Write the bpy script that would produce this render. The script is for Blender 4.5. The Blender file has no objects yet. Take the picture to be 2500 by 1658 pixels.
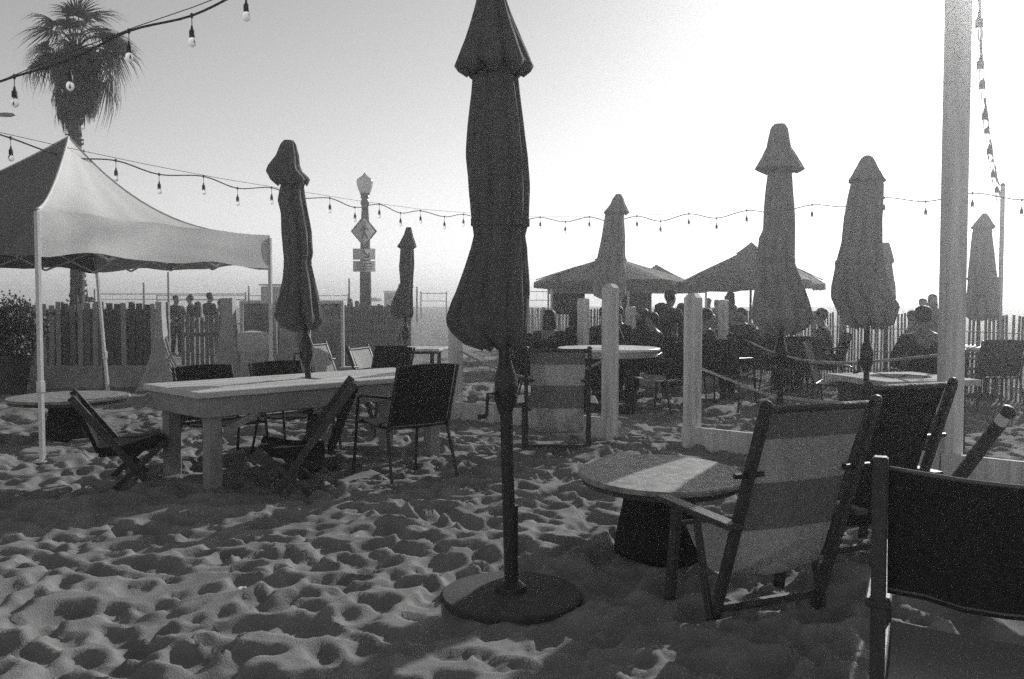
import bpy, math, random
import numpy as np
from mathutils import Vector, Matrix

R = math.radians
rnd = random.Random(7)
SC = bpy.context.scene
COL = SC.collection

# ------------------------------------------------------------------ camera
EYE = 1.38
FPX = 2153.0                       # focal length in photo pixels (31 mm on a 36 mm frame)
PITCH = math.atan(91.0 / FPX)
cam_d = bpy.data.cameras.new('camera')
cam = bpy.data.objects.new('camera', cam_d)
COL.objects.link(cam)
cam_d.sensor_width = 36.0
cam_d.lens = 31.0
cam_d.clip_start = 0.05
cam_d.clip_end = 6000
cam.location = (0, 0, EYE)
cam.rotation_euler = (R(90) - PITCH, 0, 0)
SC.camera = cam

# ------------------------------------------------------------------ light
SUN_AZ, SUN_EL = R(34), R(23)      # azimuth measured from +Y towards +X
SUN_STRENGTH = 5.0
SKY_STRENGTH = 0.132
world = bpy.data.worlds.new('World')
SC.world = world
world.use_nodes = True
wn = world.node_tree
wn.nodes.clear()
sky = wn.nodes.new('ShaderNodeTexSky')
sky.sky_type = 'NISHITA'
sky.sun_disc = False
sky.sun_elevation = SUN_EL
sky.sun_rotation = SUN_AZ
sky.air_density = 1.0
sky.dust_density = 0.4
sky.ozone_density = 1.0
bw = wn.nodes.new('ShaderNodeRGBToBW')
bg = wn.nodes.new('ShaderNodeBackground')
bg.inputs['Strength'].default_value = SKY_STRENGTH
wo = wn.nodes.new('ShaderNodeOutputWorld')
wn.links.new(sky.outputs[0], bw.inputs[0])
wn.links.new(bw.outputs[0], bg.inputs['Color'])
wn.links.new(bg.outputs[0], wo.inputs['Surface'])

sun_d = bpy.data.lights.new('sun', 'SUN')
sun_d.energy = SUN_STRENGTH
sun_d.angle = R(0.5)
sun_d.color = (1.0, 0.99, 0.98)
sun = bpy.data.objects.new('sun', sun_d)
COL.objects.link(sun)
sv = Vector((math.sin(SUN_AZ) * math.cos(SUN_EL), math.cos(SUN_AZ) * math.cos(SUN_EL), math.sin(SUN_EL)))
sun.rotation_euler = sv.to_track_quat('Z', 'Y').to_euler()
sun.location = (4, 6, 9)

SC.view_settings.view_transform = 'Standard'
SC.view_settings.look = 'None'
SC.view_settings.gamma = 1.0
SC.view_settings.exposure = 0.0
SC.view_settings.use_curve_mapping = False
SC.render.engine = 'CYCLES'
SC.cycles.use_denoising = False        # the noise stands for the film's grain
SC.cycles.adaptive_threshold = 0.07
SC.cycles.sample_clamp_indirect = 1.0
SC.cycles.volume_bounces = 2
SC.cycles.max_bounces = 6
SC.cycles.transparent_max_bounces = 16

# ------------------------------------------------------------------ helpers
CP, SP = math.cos(PITCH), math.sin(PITCH)

def at(px, py, Y):
    """world point at depth Y that the photograph shows at pixel (px, py)"""
    u = (px - 1250) / FPX
    v = (829 - py) / FPX
    dy = v * SP + CP
    dz = v * CP - SP
    s = Y / dy
    return Vector((u * s, Y, EYE + dz * s))

def gx(px, Y):
    return (px - 1250) / FPX * Y

class MB:
    def __init__(self):
        self.v, self.f = [], []
    def add(self, vs, fs):
        o = len(self.v)
        self.v += [tuple(p) for p in vs]
        self.f += [tuple(i + o for i in q) for q in fs]
        return self
    def box(self, c, s, rz=0.0, M=None):
        hx, hy, hz = s[0] / 2, s[1] / 2, s[2] / 2
        vs = [Vector((x, y, z)) for z in (-hz, hz) for x, y in ((-hx, -hy), (hx, -hy), (hx, hy), (-hx, hy))]
        m = M if M is not None else Matrix.Rotation(rz, 3, 'Z')
        vs = [m @ p + Vector(c) for p in vs]
        return self.add(vs, [(3, 2, 1, 0), (4, 5, 6, 7), (0, 1, 5, 4), (1, 2, 6, 5), (2, 3, 7, 6), (3, 0, 4, 7)])
    def bbox(self, c, s, rz=0.0, b=0.006, M=None):
        """box with chamfered vertical and top edges"""
        hx, hy, hz = s[0] / 2, s[1] / 2, s[2] / 2
        m = M if M is not None else Matrix.Rotation(rz, 3, 'Z')
        def ring(x, y, z):
            k = min(b, x * .4, y * .4)
            return [(x - k, -y, z), (x, -y + k, z), (x, y - k, z), (x - k, y, z), (-x + k, y, z), (-x, y - k, z), (-x, -y + k, z), (-x + k, -y, z)]
        rs = [ring(hx - b, hy - b, -hz), ring(hx, hy, -hz + b), ring(hx, hy, hz - b), ring(hx - b, hy - b, hz)]
        vs = [m @ Vector(p) + Vector(c) for r in rs for p in r]
        fs = [tuple(range(7, -1, -1)), tuple(range(24, 32))]
        for k in range(3):
            for i in range(8):
                j = (i + 1) % 8
                fs.append((k * 8 + i, k * 8 + j, k * 8 + 8 + j, k * 8 + 8 + i))
        return self.add(vs, fs)
    def beam(self, a, b, w, h, up=(0, 0, 1), bev=0.004):
        a, b = Vector(a), Vector(b)
        d = (b - a)
        L = d.length
        d.normalize()
        u = Vector(up)
        s = d.cross(u)
        if s.length < 1e-4:
            s = d.cross(Vector((1, 0, 0)))
        s.normalize()
        u = s.cross(d).normalized()
        M = Matrix((s, d, u)).transposed()
        return self.bbox((a + b) / 2, (w, L, h), M=M, b=bev)
    def tube(self, pts, rad, n=10, cap=True):
        pts = [Vector(p) for p in pts]
        if not hasattr(rad, '__len__'):
            rad = [rad] * len(pts)
        o = len(self.v)
        prev = None
        for i, p in enumerate(pts):
            d = (pts[min(i + 1, len(pts) - 1)] - pts[max(i - 1, 0)]).normalized()
            if prev is None:
                s = d.cross(Vector((0, 0, 1)))
                if s.length < 1e-3:
                    s = d.cross(Vector((1, 0, 0)))
            else:
                s = prev - d * prev.dot(d)
            s.normalize()
            prev = s
            t = d.cross(s)
            for k in range(n):
                a = 2 * math.pi * k / n
                self.v.append(tuple(p + (s * math.cos(a) + t * math.sin(a)) * rad[i]))
        for i in range(len(pts) - 1):
            for k in range(n):
                q = (k + 1) % n
                self.f.append((o + i * n + k, o + i * n + q, o + (i + 1) * n + q, o + (i + 1) * n + k))
        if cap:
            self.f.append(tuple(o + k for k in range(n - 1, -1, -1)))
            e = o + (len(pts) - 1) * n
            self.f.append(tuple(e + k for k in range(n)))
        return self
    def lathe(self, prof, n=32, c=(0, 0, 0), sy=1.0):
        """prof: list of (r, z) from bottom to top"""
        o = len(self.v)
        for r, z in prof:
            for k in range(n):
                a = 2 * math.pi * k / n
                self.v.append((c[0] + r * math.cos(a), c[1] + r * sy * math.sin(a), c[2] + z))
        for i in range(len(prof) - 1):
            for k in range(n):
                q = (k + 1) % n
                self.f.append((o + i * n + k, o + i * n + q, o + (i + 1) * n + q, o + (i + 1) * n + k))
        if prof[0][0] > 1e-4:
            self.f.append(tuple(o + k for k in range(n - 1, -1, -1)))
        if prof[-1][0] > 1e-4:
            e = o + (len(prof) - 1) * n
            self.f.append(tuple(e + k for k in range(n)))
        return self
    def sheet(self, grid, closed_u=False):
        """grid[i][j] of points"""
        o = len(self.v)
        ni, nj = len(grid), len(grid[0])
        for row in grid:
            self.v += [tuple(p) for p in row]
        for i in range(ni - 1):
            for j in range(nj if closed_u else nj - 1):
                q = (j + 1) % nj
                self.f.append((o + i * nj + j, o + i * nj + q, o + (i + 1) * nj + q, o + (i + 1) * nj + j))
        return self
    def slab(self, grid, t):
        """sheet with thickness t (offset along the local normal)"""
        ni, nj = len(grid), len(grid[0])
        G = [[Vector(p) for p in row] for row in grid]
        N = []
        for i in range(ni):
            row = []
            for j in range(nj):
                a = G[min(i + 1, ni - 1)][j] - G[max(i - 1, 0)][j]
                b = G[i][min(j + 1, nj - 1)] - G[i][max(j - 1, 0)]
                row.append(a.cross(b).normalized())
            N.append(row)
        o = len(self.v)
        for s in (0.5, -0.5):
            for i in range(ni):
                for j in range(nj):
                    self.v.append(tuple(G[i][j] + N[i][j] * (t * s)))
        n = ni * nj
        for i in range(ni - 1):
            for j in range(nj - 1):
                a = o + i * nj + j
                self.f.append((a, a + nj, a + nj + 1, a + 1))
                self.f.append((a + n, a + n + 1, a + n + nj + 1, a + n + nj))
        rim = [i * nj for i in range(ni)] + [(ni - 1) * nj + j for j in range(1, nj)] + [i * nj + nj - 1 for i in range(ni - 2, -1, -1)] + [j for j in range(nj - 2, 0, -1)]
        for k in range(len(rim)):
            a, b = rim[k], rim[(k + 1) % len(rim)]
            self.f.append((o + a, o + b, o + b + n, o + a + n))
        return self
    def mesh(self, name, m, smooth=False):
        me = bpy.data.meshes.new(name)
        me.from_pydata(self.v, [], self.f)
        me.materials.append(m)
        if smooth:
            me.polygons.foreach_set('use_smooth', [True] * len(me.polygons))
        me.update()
        return me
    def build(self, name, m, parent=None, smooth=False, angle=None):
        me = self.mesh(name, m, smooth)
        if smooth and angle:
            try:
                me.set_sharp_from_angle(angle=R(angle))
            except Exception:
                pass
        return link(name, me, parent)

def link(name, me, parent=None, loc=None, rz=None):
    o = bpy.data.objects.new(name, me)
    COL.objects.link(o)
    if parent is not None:
        o.parent = parent
    if loc is not None:
        o.location = loc
    if rz is not None:
        o.rotation_euler = (0, 0, rz)
    return o

def tag(o, label, cat, group=None):
    o['label'] = label
    o['category'] = cat
    if group:
        o['group'] = group
    return o

def thing(name, loc, label, cat, group=None, rz=0.0):
    o = bpy.data.objects.new(name, None)
    o.empty_display_size = 0.1
    COL.objects.link(o)
    o.location = loc
    o.rotation_euler = (0, 0, rz)
    return tag(o, label, cat, group)

def dup(root, loc, rz, label, group=None):
    r = root.copy()
    COL.objects.link(r)
    r.location = loc
    r.rotation_euler = (0, 0, rz)
    r['label'] = label
    if group:
        r['group'] = group
    for ch in [o for o in root.children]:
        c = ch.copy()
        COL.objects.link(c)
        c.parent = r
        for g2 in [o for o in ch.children]:
            d = g2.copy()
            COL.objects.link(d)
            d.parent = c
    return r

# ------------------------------------------------------------------ materials (black and white photograph: every colour is a grey)
def mat(name, base, rough=0.7, var=0.25, scale=12.0, bump=0.0, bscale=60.0, metal=0.0, stretch=None, transl=0.0, spec=0.3):
    m = bpy.data.materials.new(name)
    m.use_nodes = True
    nt = m.node_tree
    p = nt.nodes['Principled BSDF']
    p.inputs['Roughness'].default_value = rough
    p.inputs['Metallic'].default_value = metal
    p.inputs['Specular IOR Level'].default_value = spec
    tc = nt.nodes.new('ShaderNodeTexCoord')
    mp = nt.nodes.new('ShaderNodeMapping')
    nt.links.new(tc.outputs['Object'], mp.inputs['Vector'])
    if stretch:
        mp.inputs['Scale'].default_value = stretch
    nz = nt.nodes.new('ShaderNodeTexNoise')
    nz.inputs['Scale'].default_value = scale
    nz.inputs['Detail'].default_value = 5
    nz.inputs['Roughness'].default_value = 0.65
    nt.links.new(mp.outputs[0], nz.inputs['Vector'])
    cr = nt.nodes.new('ShaderNodeMapRange')
    cr.inputs['From Min'].default_value = 0.3
    cr.inputs['From Max'].default_value = 0.7
    cr.inputs['To Min'].default_value = base * (1 - var)
    cr.inputs['To Max'].default_value = base * (1 + var)
    nt.links.new(nz.outputs['Fac'], cr.inputs['Value'])
    nt.links.new(cr.outputs[0], p.inputs['Base Color'])
    if bump:
        n2 = nt.nodes.new('ShaderNodeTexNoise')
        n2.inputs['Scale'].default_value = bscale
        n2.inputs['Detail'].default_value = 4
        nt.links.new(mp.outputs[0], n2.inputs['Vector'])
        bp = nt.nodes.new('ShaderNodeBump')
        bp.inputs['Strength'].default_value = bump
        bp.inputs['Distance'].default_value = 0.01
        nt.links.new(n2.outputs['Fac'], bp.inputs['Height'])
        nt.links.new(bp.outputs[0], p.inputs['Normal'])
    if transl:
        tr = nt.nodes.new('ShaderNodeBsdfTranslucent')
        nt.links.new(cr.outputs[0], tr.inputs['Color'])
        mx = nt.nodes.new('ShaderNodeMixShader')
        mx.inputs[0].default_value = transl
        out = nt.nodes['Material Output']
        nt.links.new(p.outputs[0], mx.inputs[1])
        nt.links.new(tr.outputs[0], mx.inputs[2])
        nt.links.new(mx.outputs[0], out.inputs['Surface'])
    return m

M = {}
M['sand'] = mat('sand', 0.205, 0.95, 0.22, 3.0, 0.5, 140.0, spec=0.1)
M['sea'] = mat('sea_water', 0.06, 0.25, 0.2, 0.4, 0.6, 1.5, spec=0.5)
M['canvas_dark'] = mat('dark_umbrella_canvas', 0.12, 0.85, 0.22, 9.0, 0.35, 500.0, transl=0.10, stretch=(1, 1, .35))
M['canvas_mid'] = mat('veiled_umbrella_canvas', 0.36, 0.85, 0.22, 9.0, 0.35, 500.0, transl=0.25, stretch=(1, 1, .35))  # flare veil over the dark umbrella cloth is put into this lighter tone
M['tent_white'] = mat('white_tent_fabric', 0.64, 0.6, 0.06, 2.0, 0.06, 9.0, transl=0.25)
M['tent_dark_shaded'] = mat('dark_and_shaded_tent_fabric', 0.15, 0.7, 0.15, 3.0, 0.15, 30.0, transl=0.12)  # far tents' dark cloth, and shade painted into the white tent's other panels
M['white_metal'] = mat('white_painted_metal', 0.62, 0.4, 0.08, 20.0)
M['dark_metal'] = mat('dark_metal', 0.035, 0.35, 0.25, 30.0, metal=0.3)
M['steel'] = mat('bare_steel', 0.35, 0.3, 0.15, 40.0, metal=0.9)
M['wood_white'] = mat('white_weathered_timber', 0.58, 0.75, 0.32, 16.0, 0.6, 50.0, stretch=(1, 1, .06))
M['wood_table'] = mat('pale_table_wood', 0.46, 0.55, 0.28, 9.0, 0.35, 50.0, stretch=(.12, 1, 1))
M['wood_apron'] = mat('table_leg_wood', 0.26, 0.7, 0.2, 8.0, 0.3, 40.0)
M['wood_dark'] = mat('dark_stained_wood', 0.05, 0.5, 0.35, 18.0, 0.2, 60.0)
M['wood_fence'] = mat('weathered_fence_slat', 0.20, 0.85, 0.35, 6.0, 0.3, 40.0)
M['board_grey'] = mat('bleached_board', 0.36, 0.85, 0.35, 6.0, 0.3, 40.0, stretch=(1, 1, .2))
M['board_dark'] = mat('dark_board', 0.12, 0.85, 0.35, 6.0, 0.3, 40.0, stretch=(1, 1, .2))
M['table_top'] = mat('worn_table_top', 0.23, 0.55, 0.55, 16.0, 0.25, 35.0)
M['table_rim'] = mat('table_rim', 0.05, 0.5, 0.2, 10.0)
M['fabric_black'] = mat('black_sling_fabric', 0.028, 0.95, 0.25, 60.0, 0.4, 700.0, spec=0.05)
M['fabric_sling'] = mat('grey_sling_fabric', 0.33, 0.85, 0.15, 30.0, 0.4, 600.0, transl=0.30)
M['fabric_pale'] = mat('pale_sling_fabric', 0.5, 0.85, 0.1, 30.0, 0.3, 600.0, transl=0.3)
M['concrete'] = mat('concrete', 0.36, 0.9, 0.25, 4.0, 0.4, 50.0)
M['concrete_dark'] = mat('dark_concrete', 0.06, 0.9, 0.3, 5.0, 0.4, 60.0)  # for the umbrella base, the shade on it is put into this dark grey
M['mesh_dark'] = mat('dark_windscreen_cloth', 0.15, 0.9, 0.75, 2.6, 0.2, 90.0, transl=0.35)
M['mesh_pale'] = mat('pale_windscreen_cloth', 0.3, 0.9, 0.3, 2.4, 0.2, 90.0, transl=0.3)
M['trunk'] = mat('palm_trunk', 0.08, 0.95, 0.4, 12.0, 0.8, 40.0)
M['frond'] = mat('palm_frond', 0.03, 0.6, 0.4, 2.0, transl=0.2)
M['dead_frond'] = mat('dead_palm_leaf', 0.035, 0.9, 0.4, 3.0, transl=0.1)
M['leaf'] = mat('shrub_leaf', 0.05, 0.5, 0.4, 5.0, transl=0.2)
M['rope'] = mat('fibre_rope', 0.30, 0.9, 0.2, 80.0, 0.5, 200.0)
M['cable'] = mat('black_cable', 0.02, 0.6, 0.2, 30.0)
M['skin'] = mat('skin', 0.17, 0.55, 0.1, 20.0)
M['hair'] = mat('dark_hair', 0.025, 0.6, 0.3, 60.0)
M['cloth_dark'] = mat('dark_clothing', 0.035, 0.9, 0.25, 30.0, 0.3, 100.0)
M['cloth_mid'] = mat('grey_clothing', 0.12, 0.9, 0.2, 30.0, 0.3, 100.0)
M['cloth_pale'] = mat('pale_clothing', 0.45, 0.9, 0.1, 30.0, 0.3, 100.0)
M['sign_pale'] = mat('sign_face', 0.6, 0.5, 0.15, 6.0, transl=0.45)
M['sign_dark'] = mat('sign_border', 0.06, 0.5, 0.2, 6.0)
M['lamp_glass'] = mat('lamp_globe_glass', 0.62, 0.3, 0.15, 5.0, transl=0.55)
M['far_dark'] = mat('far_building', 0.12, 0.8, 0.2, 2.0)

def striped(name, dark, light):
    """woven sling cloth with broad stripes across it"""
    m = mat(name, light, 0.85, 0.12, 30.0, 0.4, 600.0, transl=0.30)
    nt = m.node_tree
    p = nt.nodes['Principled BSDF']
    src = p.inputs['Base Color'].links[0].from_socket
    tc = [n for n in nt.nodes if n.type == 'TEX_COORD'][0]
    sx = nt.nodes.new('ShaderNodeSeparateXYZ')
    nt.links.new(tc.outputs['Object'], sx.inputs[0])
    cr = nt.nodes.new('ShaderNodeValToRGB')
    cr.color_ramp.interpolation = 'CONSTANT'
    el = cr.color_ramp.elements
    k = dark / light
    el[0].position, el[0].color = 0.0, (1, 1, 1, 1)
    el[1].position, el[1].color = 0.42, (k, k, k, 1)
    for pos, v in ((0.635, 1), (0.825, k)):
        e = el.new(pos)
        e.color = (v, v, v, 1)
    nt.links.new(sx.outputs['Z'], cr.inputs[0])
    mu = nt.nodes.new('ShaderNodeMath')
    mu.operation = 'MULTIPLY'
    nt.links.new(src, mu.inputs[0])
    nt.links.new(cr.outputs[0], mu.inputs[1])
    nt.links.new(mu.outputs[0], p.inputs['Base Color'])
    for n in nt.nodes:
        if n.type == 'BSDF_TRANSLUCENT':
            nt.links.new(mu.outputs[0], n.inputs['Color'])
    return m
M['fabric_sling'] = striped('striped_sling_fabric', 0.22, 0.46)

def glass_mat():
    m = bpy.data.materials.new('bulb_glass')
    m.use_nodes = True
    p = m.node_tree.nodes['Principled BSDF']
    p.inputs['Base Color'].default_value = (.95, .95, .95, 1)
    p.inputs['Transmission Weight'].default_value = 1.0
    p.inputs['Roughness'].default_value = 0.03
    p.inputs['IOR'].default_value = 1.12
    return m
M['glass'] = glass_mat()

# ------------------------------------------------------------------ ground
def macro(x, y):
    """large shape of the beach: flat near the tables, a slight dip, then the rise to the berm"""
    d = y
    z = np.where(d < 15, 0.0, np.where(d < 26, -0.15 * (d - 15) / 11, np.where(d < 45, -0.15, -0.15 + 0.85 * np.clip((d - 45) / 85.0, 0, 1))))
    z = np.where(d > 132, 0.70 - (d - 132) * 0.11, z)
    return z

def zt(x, y):
    return float(macro(np.array(float(x)), np.array(float(y))))

def spaced(a, b, h0, pre, post, grow):
    xs = list(np.arange(a, b, h0))
    h = h0
    x = xs[-1]
    up = []
    while x < post:
        h *= grow
        x += h
        up.append(x)
    h = h0
    x = a
    dn = []
    while x > pre:
        h *= grow
        x -= h
        dn.append(x)
    return np.array(dn[::-1] + xs + up)

xs = spaced(-4.4, 5.0, 0.022, -190, 190, 1.045)
ys = spaced(2.7, 10.0, 0.022, -12, 152, 1.02)
X, Y = np.meshgrid(xs, ys)
rg = np.random.default_rng(11)
H = np.zeros_like(X)
for k in range(26):
    lam = rg.uniform(0.55, 2.6)
    a = rg.uniform(0, 2 * np.pi)
    H += 0.0046 * lam * np.sin((X * np.cos(a) + Y * np.sin(a)) * 2 * np.pi / lam + rg.uniform(0, 6.28))
H *= 0.8
def stamp(cx, cy, a, b, th, dep, rim):
    ext = max(a, b) * 1.9
    i0, i1 = np.searchsorted(ys, [cy - ext, cy + ext])
    j0, j1 = np.searchsorted(xs, [cx - ext, cx + ext])
    if i1 - i0 < 2 or j1 - j0 < 2:
        return
    x = X[i0:i1, j0:j1] - cx
    y = Y[i0:i1, j0:j1] - cy
    h = H[i0:i1, j0:j1]
    u = (x * np.cos(th) + y * np.sin(th)) / a
    v = (-x * np.sin(th) + y * np.cos(th)) / b
    wob = 1 + 0.10 * np.sin(2 * np.arctan2(v, u) + cy * 31) + 0.13 * np.sin(3 * np.arctan2(v, u) + cx * 29) + 0.08 * np.sin(5 * np.arctan2(v, u) + cy * 47) + .02 * np.sin(9 * np.arctan2(v, u) + cx * 53)
    r = np.sqrt(u * u + v * v) / wob
    base = h.mean()
    inside = np.clip(1.12 - r, 0, 1)
    w = np.clip(inside * 5.0, 0, 1)
    w = w * w * (3 - 2 * w)
    bowl = 0.6 * base + 0.4 * h - dep * np.sqrt(np.clip(1 - (r / 1.12) ** 2, 0, 1))
    hh = h * (1 - w) + bowl * w
    hh = hh * (1 - .0) + rim * np.exp(-((r - 1.22) / 0.24) ** 2)
    H[i0:i1, j0:j1] = hh
cells = {}
def scatter(n, x0, x1, y0, y1, s, gap=.72):
    cs = .5 * s
    for k in range(n):
        cx, cy = rg.uniform(x0, x1), rg.uniform(y0, y1)
        if abs(cx) > 0.68 * cy + 0.9:
            continue
        a = (.06 + .12 * rg.random() ** 1.3) * s
        b = a * rg.uniform(.5, .88)
        key = (s, int(cx // cs), int(cy // cs))
        bad = False
        for di in (-1, 0, 1):
            for dj in (-1, 0, 1):
                for (qx, qy, qr) in cells.get((s, key[1] + di, key[2] + dj), ()):
                    if (qx - cx) ** 2 + (qy - cy) ** 2 < (gap * (qr + (a + b) / 2)) ** 2:
                        bad = True
        if bad:
            continue
        cells.setdefault(key, []).append((cx, cy, (a + b) / 2))
        dep = b * rg.uniform(.45, .78)
        stamp(cx, cy, a, b, rg.uniform(0, np.pi), dep, dep * rg.uniform(.04, .18))
scatter(8000, -4.8, 5.4, 2.2, 8.0, 1.0, .74)
scatter(5000, -7.5, 8.5, 8.0, 13.5, 1.1)
scatter(3000, -14, 16, 13.5, 26, 1.7)
scatter(1200, -30, 30, 24, 50, 2.6)
# scuffed ridges and drag marks between the footprints
for k in range(420):
    cx, cy = rg.uniform(-4.6, 5.2), rg.uniform(2.4, 11)
    if abs(cx) > 0.68 * cy + 0.9:
        continue
    stamp(cx, cy, rg.uniform(.05, .20), rg.uniform(.02, .045), rg.uniform(-.6, .6) + (np.pi / 2 if k % 3 == 0 else 0), rg.uniform(.008, .024), rg.uniform(.004, .012))
for _ in range(1):
    Hs = H.copy()
    Hs[1:-1, 1:-1] = (8 * H[1:-1, 1:-1] + H[:-2, 1:-1] + H[2:, 1:-1] + H[1:-1, :-2] + H[1:-1, 2:]) / 12
    H = Hs
clod = rg.standard_normal(H.shape)
clod = (clod + np.roll(clod, 1, 0) + np.roll(clod, 1, 1) + np.roll(np.roll(clod, 1, 0), 1, 1)) / 4
H += (0.0014 * rg.standard_normal(H.shape) + .0016 * clod * (clod > .45)) * np.clip(1 - (Y - 2) / 12, 0, 1)
H -= H[(Y > 3) & (Y < 10) & (abs(X) < 4)].mean()
for (fx, fy, fr) in ((0.0, 4.14, .34), (gx(1612, 4.86), 4.86, .26)):
    wq = np.clip((fr + .10 - np.hypot(X - fx, Y - fy)) / .10, 0, 1)
    H = H * (1 - wq) + wq * (H * .40 - .012)
fade = np.clip((70 - Y) / 30, 0, 1) * np.clip((Y + 6) / 6, 0, 1)
Z = macro(X, Y) + H * fade
nv = X.size
ni, nj = X.shape
me = bpy.data.meshes.new('sand')
co = np.stack([X, Y, Z], -1).reshape(-1, 3).astype(np.float32)
idx = np.arange(nv).reshape(ni, nj)
q = np.stack([idx[:-1, :-1], idx[:-1, 1:], idx[1:, 1:], idx[1:, :-1]], -1).reshape(-1, 4)
me.vertices.add(nv)
me.vertices.foreach_set('co', co.ravel())
me.loops.add(q.size)
me.loops.foreach_set('vertex_index', q.ravel().astype(np.int32))
me.polygons.add(len(q))
me.polygons.foreach_set('loop_start', np.arange(0, q.size, 4, dtype=np.int32))
me.polygons.foreach_set('loop_total', np.full(len(q), 4, dtype=np.int32))
me.polygons.foreach_set('use_smooth', np.ones(len(q), dtype=bool))
me.update(calc_edges=True)
me.materials.append(M['sand'])
o = link('sand', me)
o['kind'] = 'structure'

def gz(x, y):
    i = min(max(int(np.searchsorted(ys, y)), 1), ni - 1)
    j = min(max(int(np.searchsorted(xs, x)), 1), nj - 1)
    return float(Z[i - 1:i + 1, j - 1:j + 1].mean())

sea = MB().add([(-2500, 136, -.55), (2500, 136, -.55), (2500, 2600, -.55), (-2500, 2600, -.55)], [(0, 1, 2, 3)]).build('sea', M['sea'])
sea['kind'] = 'structure'

# ------------------------------------------------------------------ haze volume added to stand in for lens flare
hz = bpy.data.materials.new('haze')
hz.use_nodes = True
hn = hz.node_tree
hn.nodes.clear()
ho = hn.nodes.new('ShaderNodeOutputMaterial')
pv = hn.nodes.new('ShaderNodeVolumePrincipled')
pv.inputs['Color'].default_value = (.99, .99, .99, 1)
pv.inputs['Density'].default_value = 0.0066
pv.inputs['Anisotropy'].default_value = 0.93
hn.links.new(pv.outputs[0], ho.inputs['Volume'])
hb = MB().box((0, 1290, 3.5), (5400, 2640, 12.2)).build('haze', hz)
hb['kind'] = 'stuff'

# ------------------------------------------------------------------ popup tent on the left
EAVE, VAL = 2.17, 1.80
TA = Vector((-4.02, 7.5, 0)); TC = Vector((-2.90, 10.6, 0)); TD = Vector((-5.66, 12.0, 0)); TB = Vector((-6.8, 8.9, 0))
TP = Vector((-4.86, 9.75, 3.19))
tent = thing('popup_tent', (TP.x, TP.y, 0), 'white popup canopy tent with thin white legs left of the wooden table', 'tent')
LO = Vector((TP.x, TP.y, 0))
def tent_panel(c1, c2, e1, e2, name, m):
    g = []
    for i in range(19):
        u = i / 18
        row = []
        for j in range(25):
            v = j / 24
            e = e1 * (1 - v) + e2 * v
            cor = c1 * (1 - v) + c2 * v
            z = EAVE + (TP.z - EAVE) * (1 - u) ** e
            bow = 0.06 * math.sin(math.pi * v) * u          # eave pulled in between the corners
            cor = cor + (LO - cor) * bow * 0.6
            p = Vector((TP.x + (cor.x - TP.x) * u, TP.y + (cor.y - TP.y) * u, z))
            p.z -= 0.035 * math.sin(math.pi * v) * math.sin(math.pi * u)
            p.z += 0.012 * math.sin(v * 23 + u * 4) * u * (1 - v) * 1.5 + .014 * math.sin(26 * (1 - u) / (v + .25)) * math.exp(-v * 2.2) * u * min(1, v * 8)
            row.append(p - LO)
        g.append(row)
    # hanging valance
    n = (c2 - c1).cross(Vector((0, 0, 1))).normalized()
    for k in range(1, 7):
        t = k / 6
        row = []
        for j in range(25):
            v = j / 24
            p = g[18][j].copy()
            p.z -= (EAVE - VAL) * t
            p += n * (0.02 * math.sin(v * 17 + t * 3) * t + 0.016 * math.sin(v * 9 + t * 5) * t * (1 - v))
            p.z += 0.02 * math.sin(v * 13 + t * 5) * t
            p += n * (.016 * math.sin(13 * (t + .12) / (v + .22)) * math.exp(-v * 2.6) * min(1, v * 9))
            row.append(p)
        g.append(row)
    MB().sheet(g).build(name, m, tent, smooth=True, angle=40)
def ridge(cor, e):
    pts = []
    for i in range(19):
        u = i / 18
        pts.append(Vector(((cor.x - TP.x) * u, (cor.y - TP.y) * u, EAVE + (TP.z - EAVE) * (1 - u) ** e + .002)))
    MB().tube(pts, .012, 6).build('ridge_seam', M['tent_white'], tent, smooth=True)
for c_, e_ in ((TA, 1.4), (TC, 2.6), (TD, 2.4), (TB, 1.4)):
    ridge(c_, e_)
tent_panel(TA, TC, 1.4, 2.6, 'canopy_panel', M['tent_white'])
tent_panel(TC, TD, 2.6, 2.4, 'canopy_panel', M['tent_dark_shaded'])  # white cloth out of the sun: its shade is put into the colour
tent_panel(TD, TB, 2.4, 1.4, 'canopy_panel', M['tent_dark_shaded'])
tent_panel(TB, TA, 1.4, 1.4, 'canopy_panel', M['tent_dark_shaded'])
for c, lean in ((TA, (0, 0)), (TC, (0, 0)), (TD, (.16, 0)), (TB, (0, 0))):
    b = c - LO
    top = b.copy(); top.z = EAVE - .02
    foot = b + Vector((lean[0], lean[1], -.05))
    pole = MB().beam(foot, top, .038, .038, up=(0.4, 1, 0)).build('leg', M['white_metal'], tent)
    mid = foot.lerp(top, .30)
    MB().beam(mid, mid + Vector((0, 0, .10)), .052, .052, up=(0.4, 1, 0)).build('leg_slider', M['white_metal'], pole)
    MB().bbox((foot.x, foot.y, .02), (.12, .12, .02)).build('foot_plate', M['white_metal'], pole)
tr = MB()
for a, b in ((TA, TC), (TC, TD), (TD, TB), (TB, TA)):
    a = (a - LO) * .93; b = (b - LO) * .93
    nseg = 4
    for k in range(nseg):
        p, q = a.lerp(b, k / nseg), a.lerp(b, (k + 1) / nseg)
        z0, z1 = (1.78, 2.06) if k % 2 else (2.06, 1.78)
        tr.beam((p.x, p.y, z0), (q.x, q.y, z1), .022, .022)
        tr.beam((p.x, p.y, z1), (q.x, q.y, z0), .022, .022)
tr.build('scissor_truss', M['white_metal'], tent)

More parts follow.
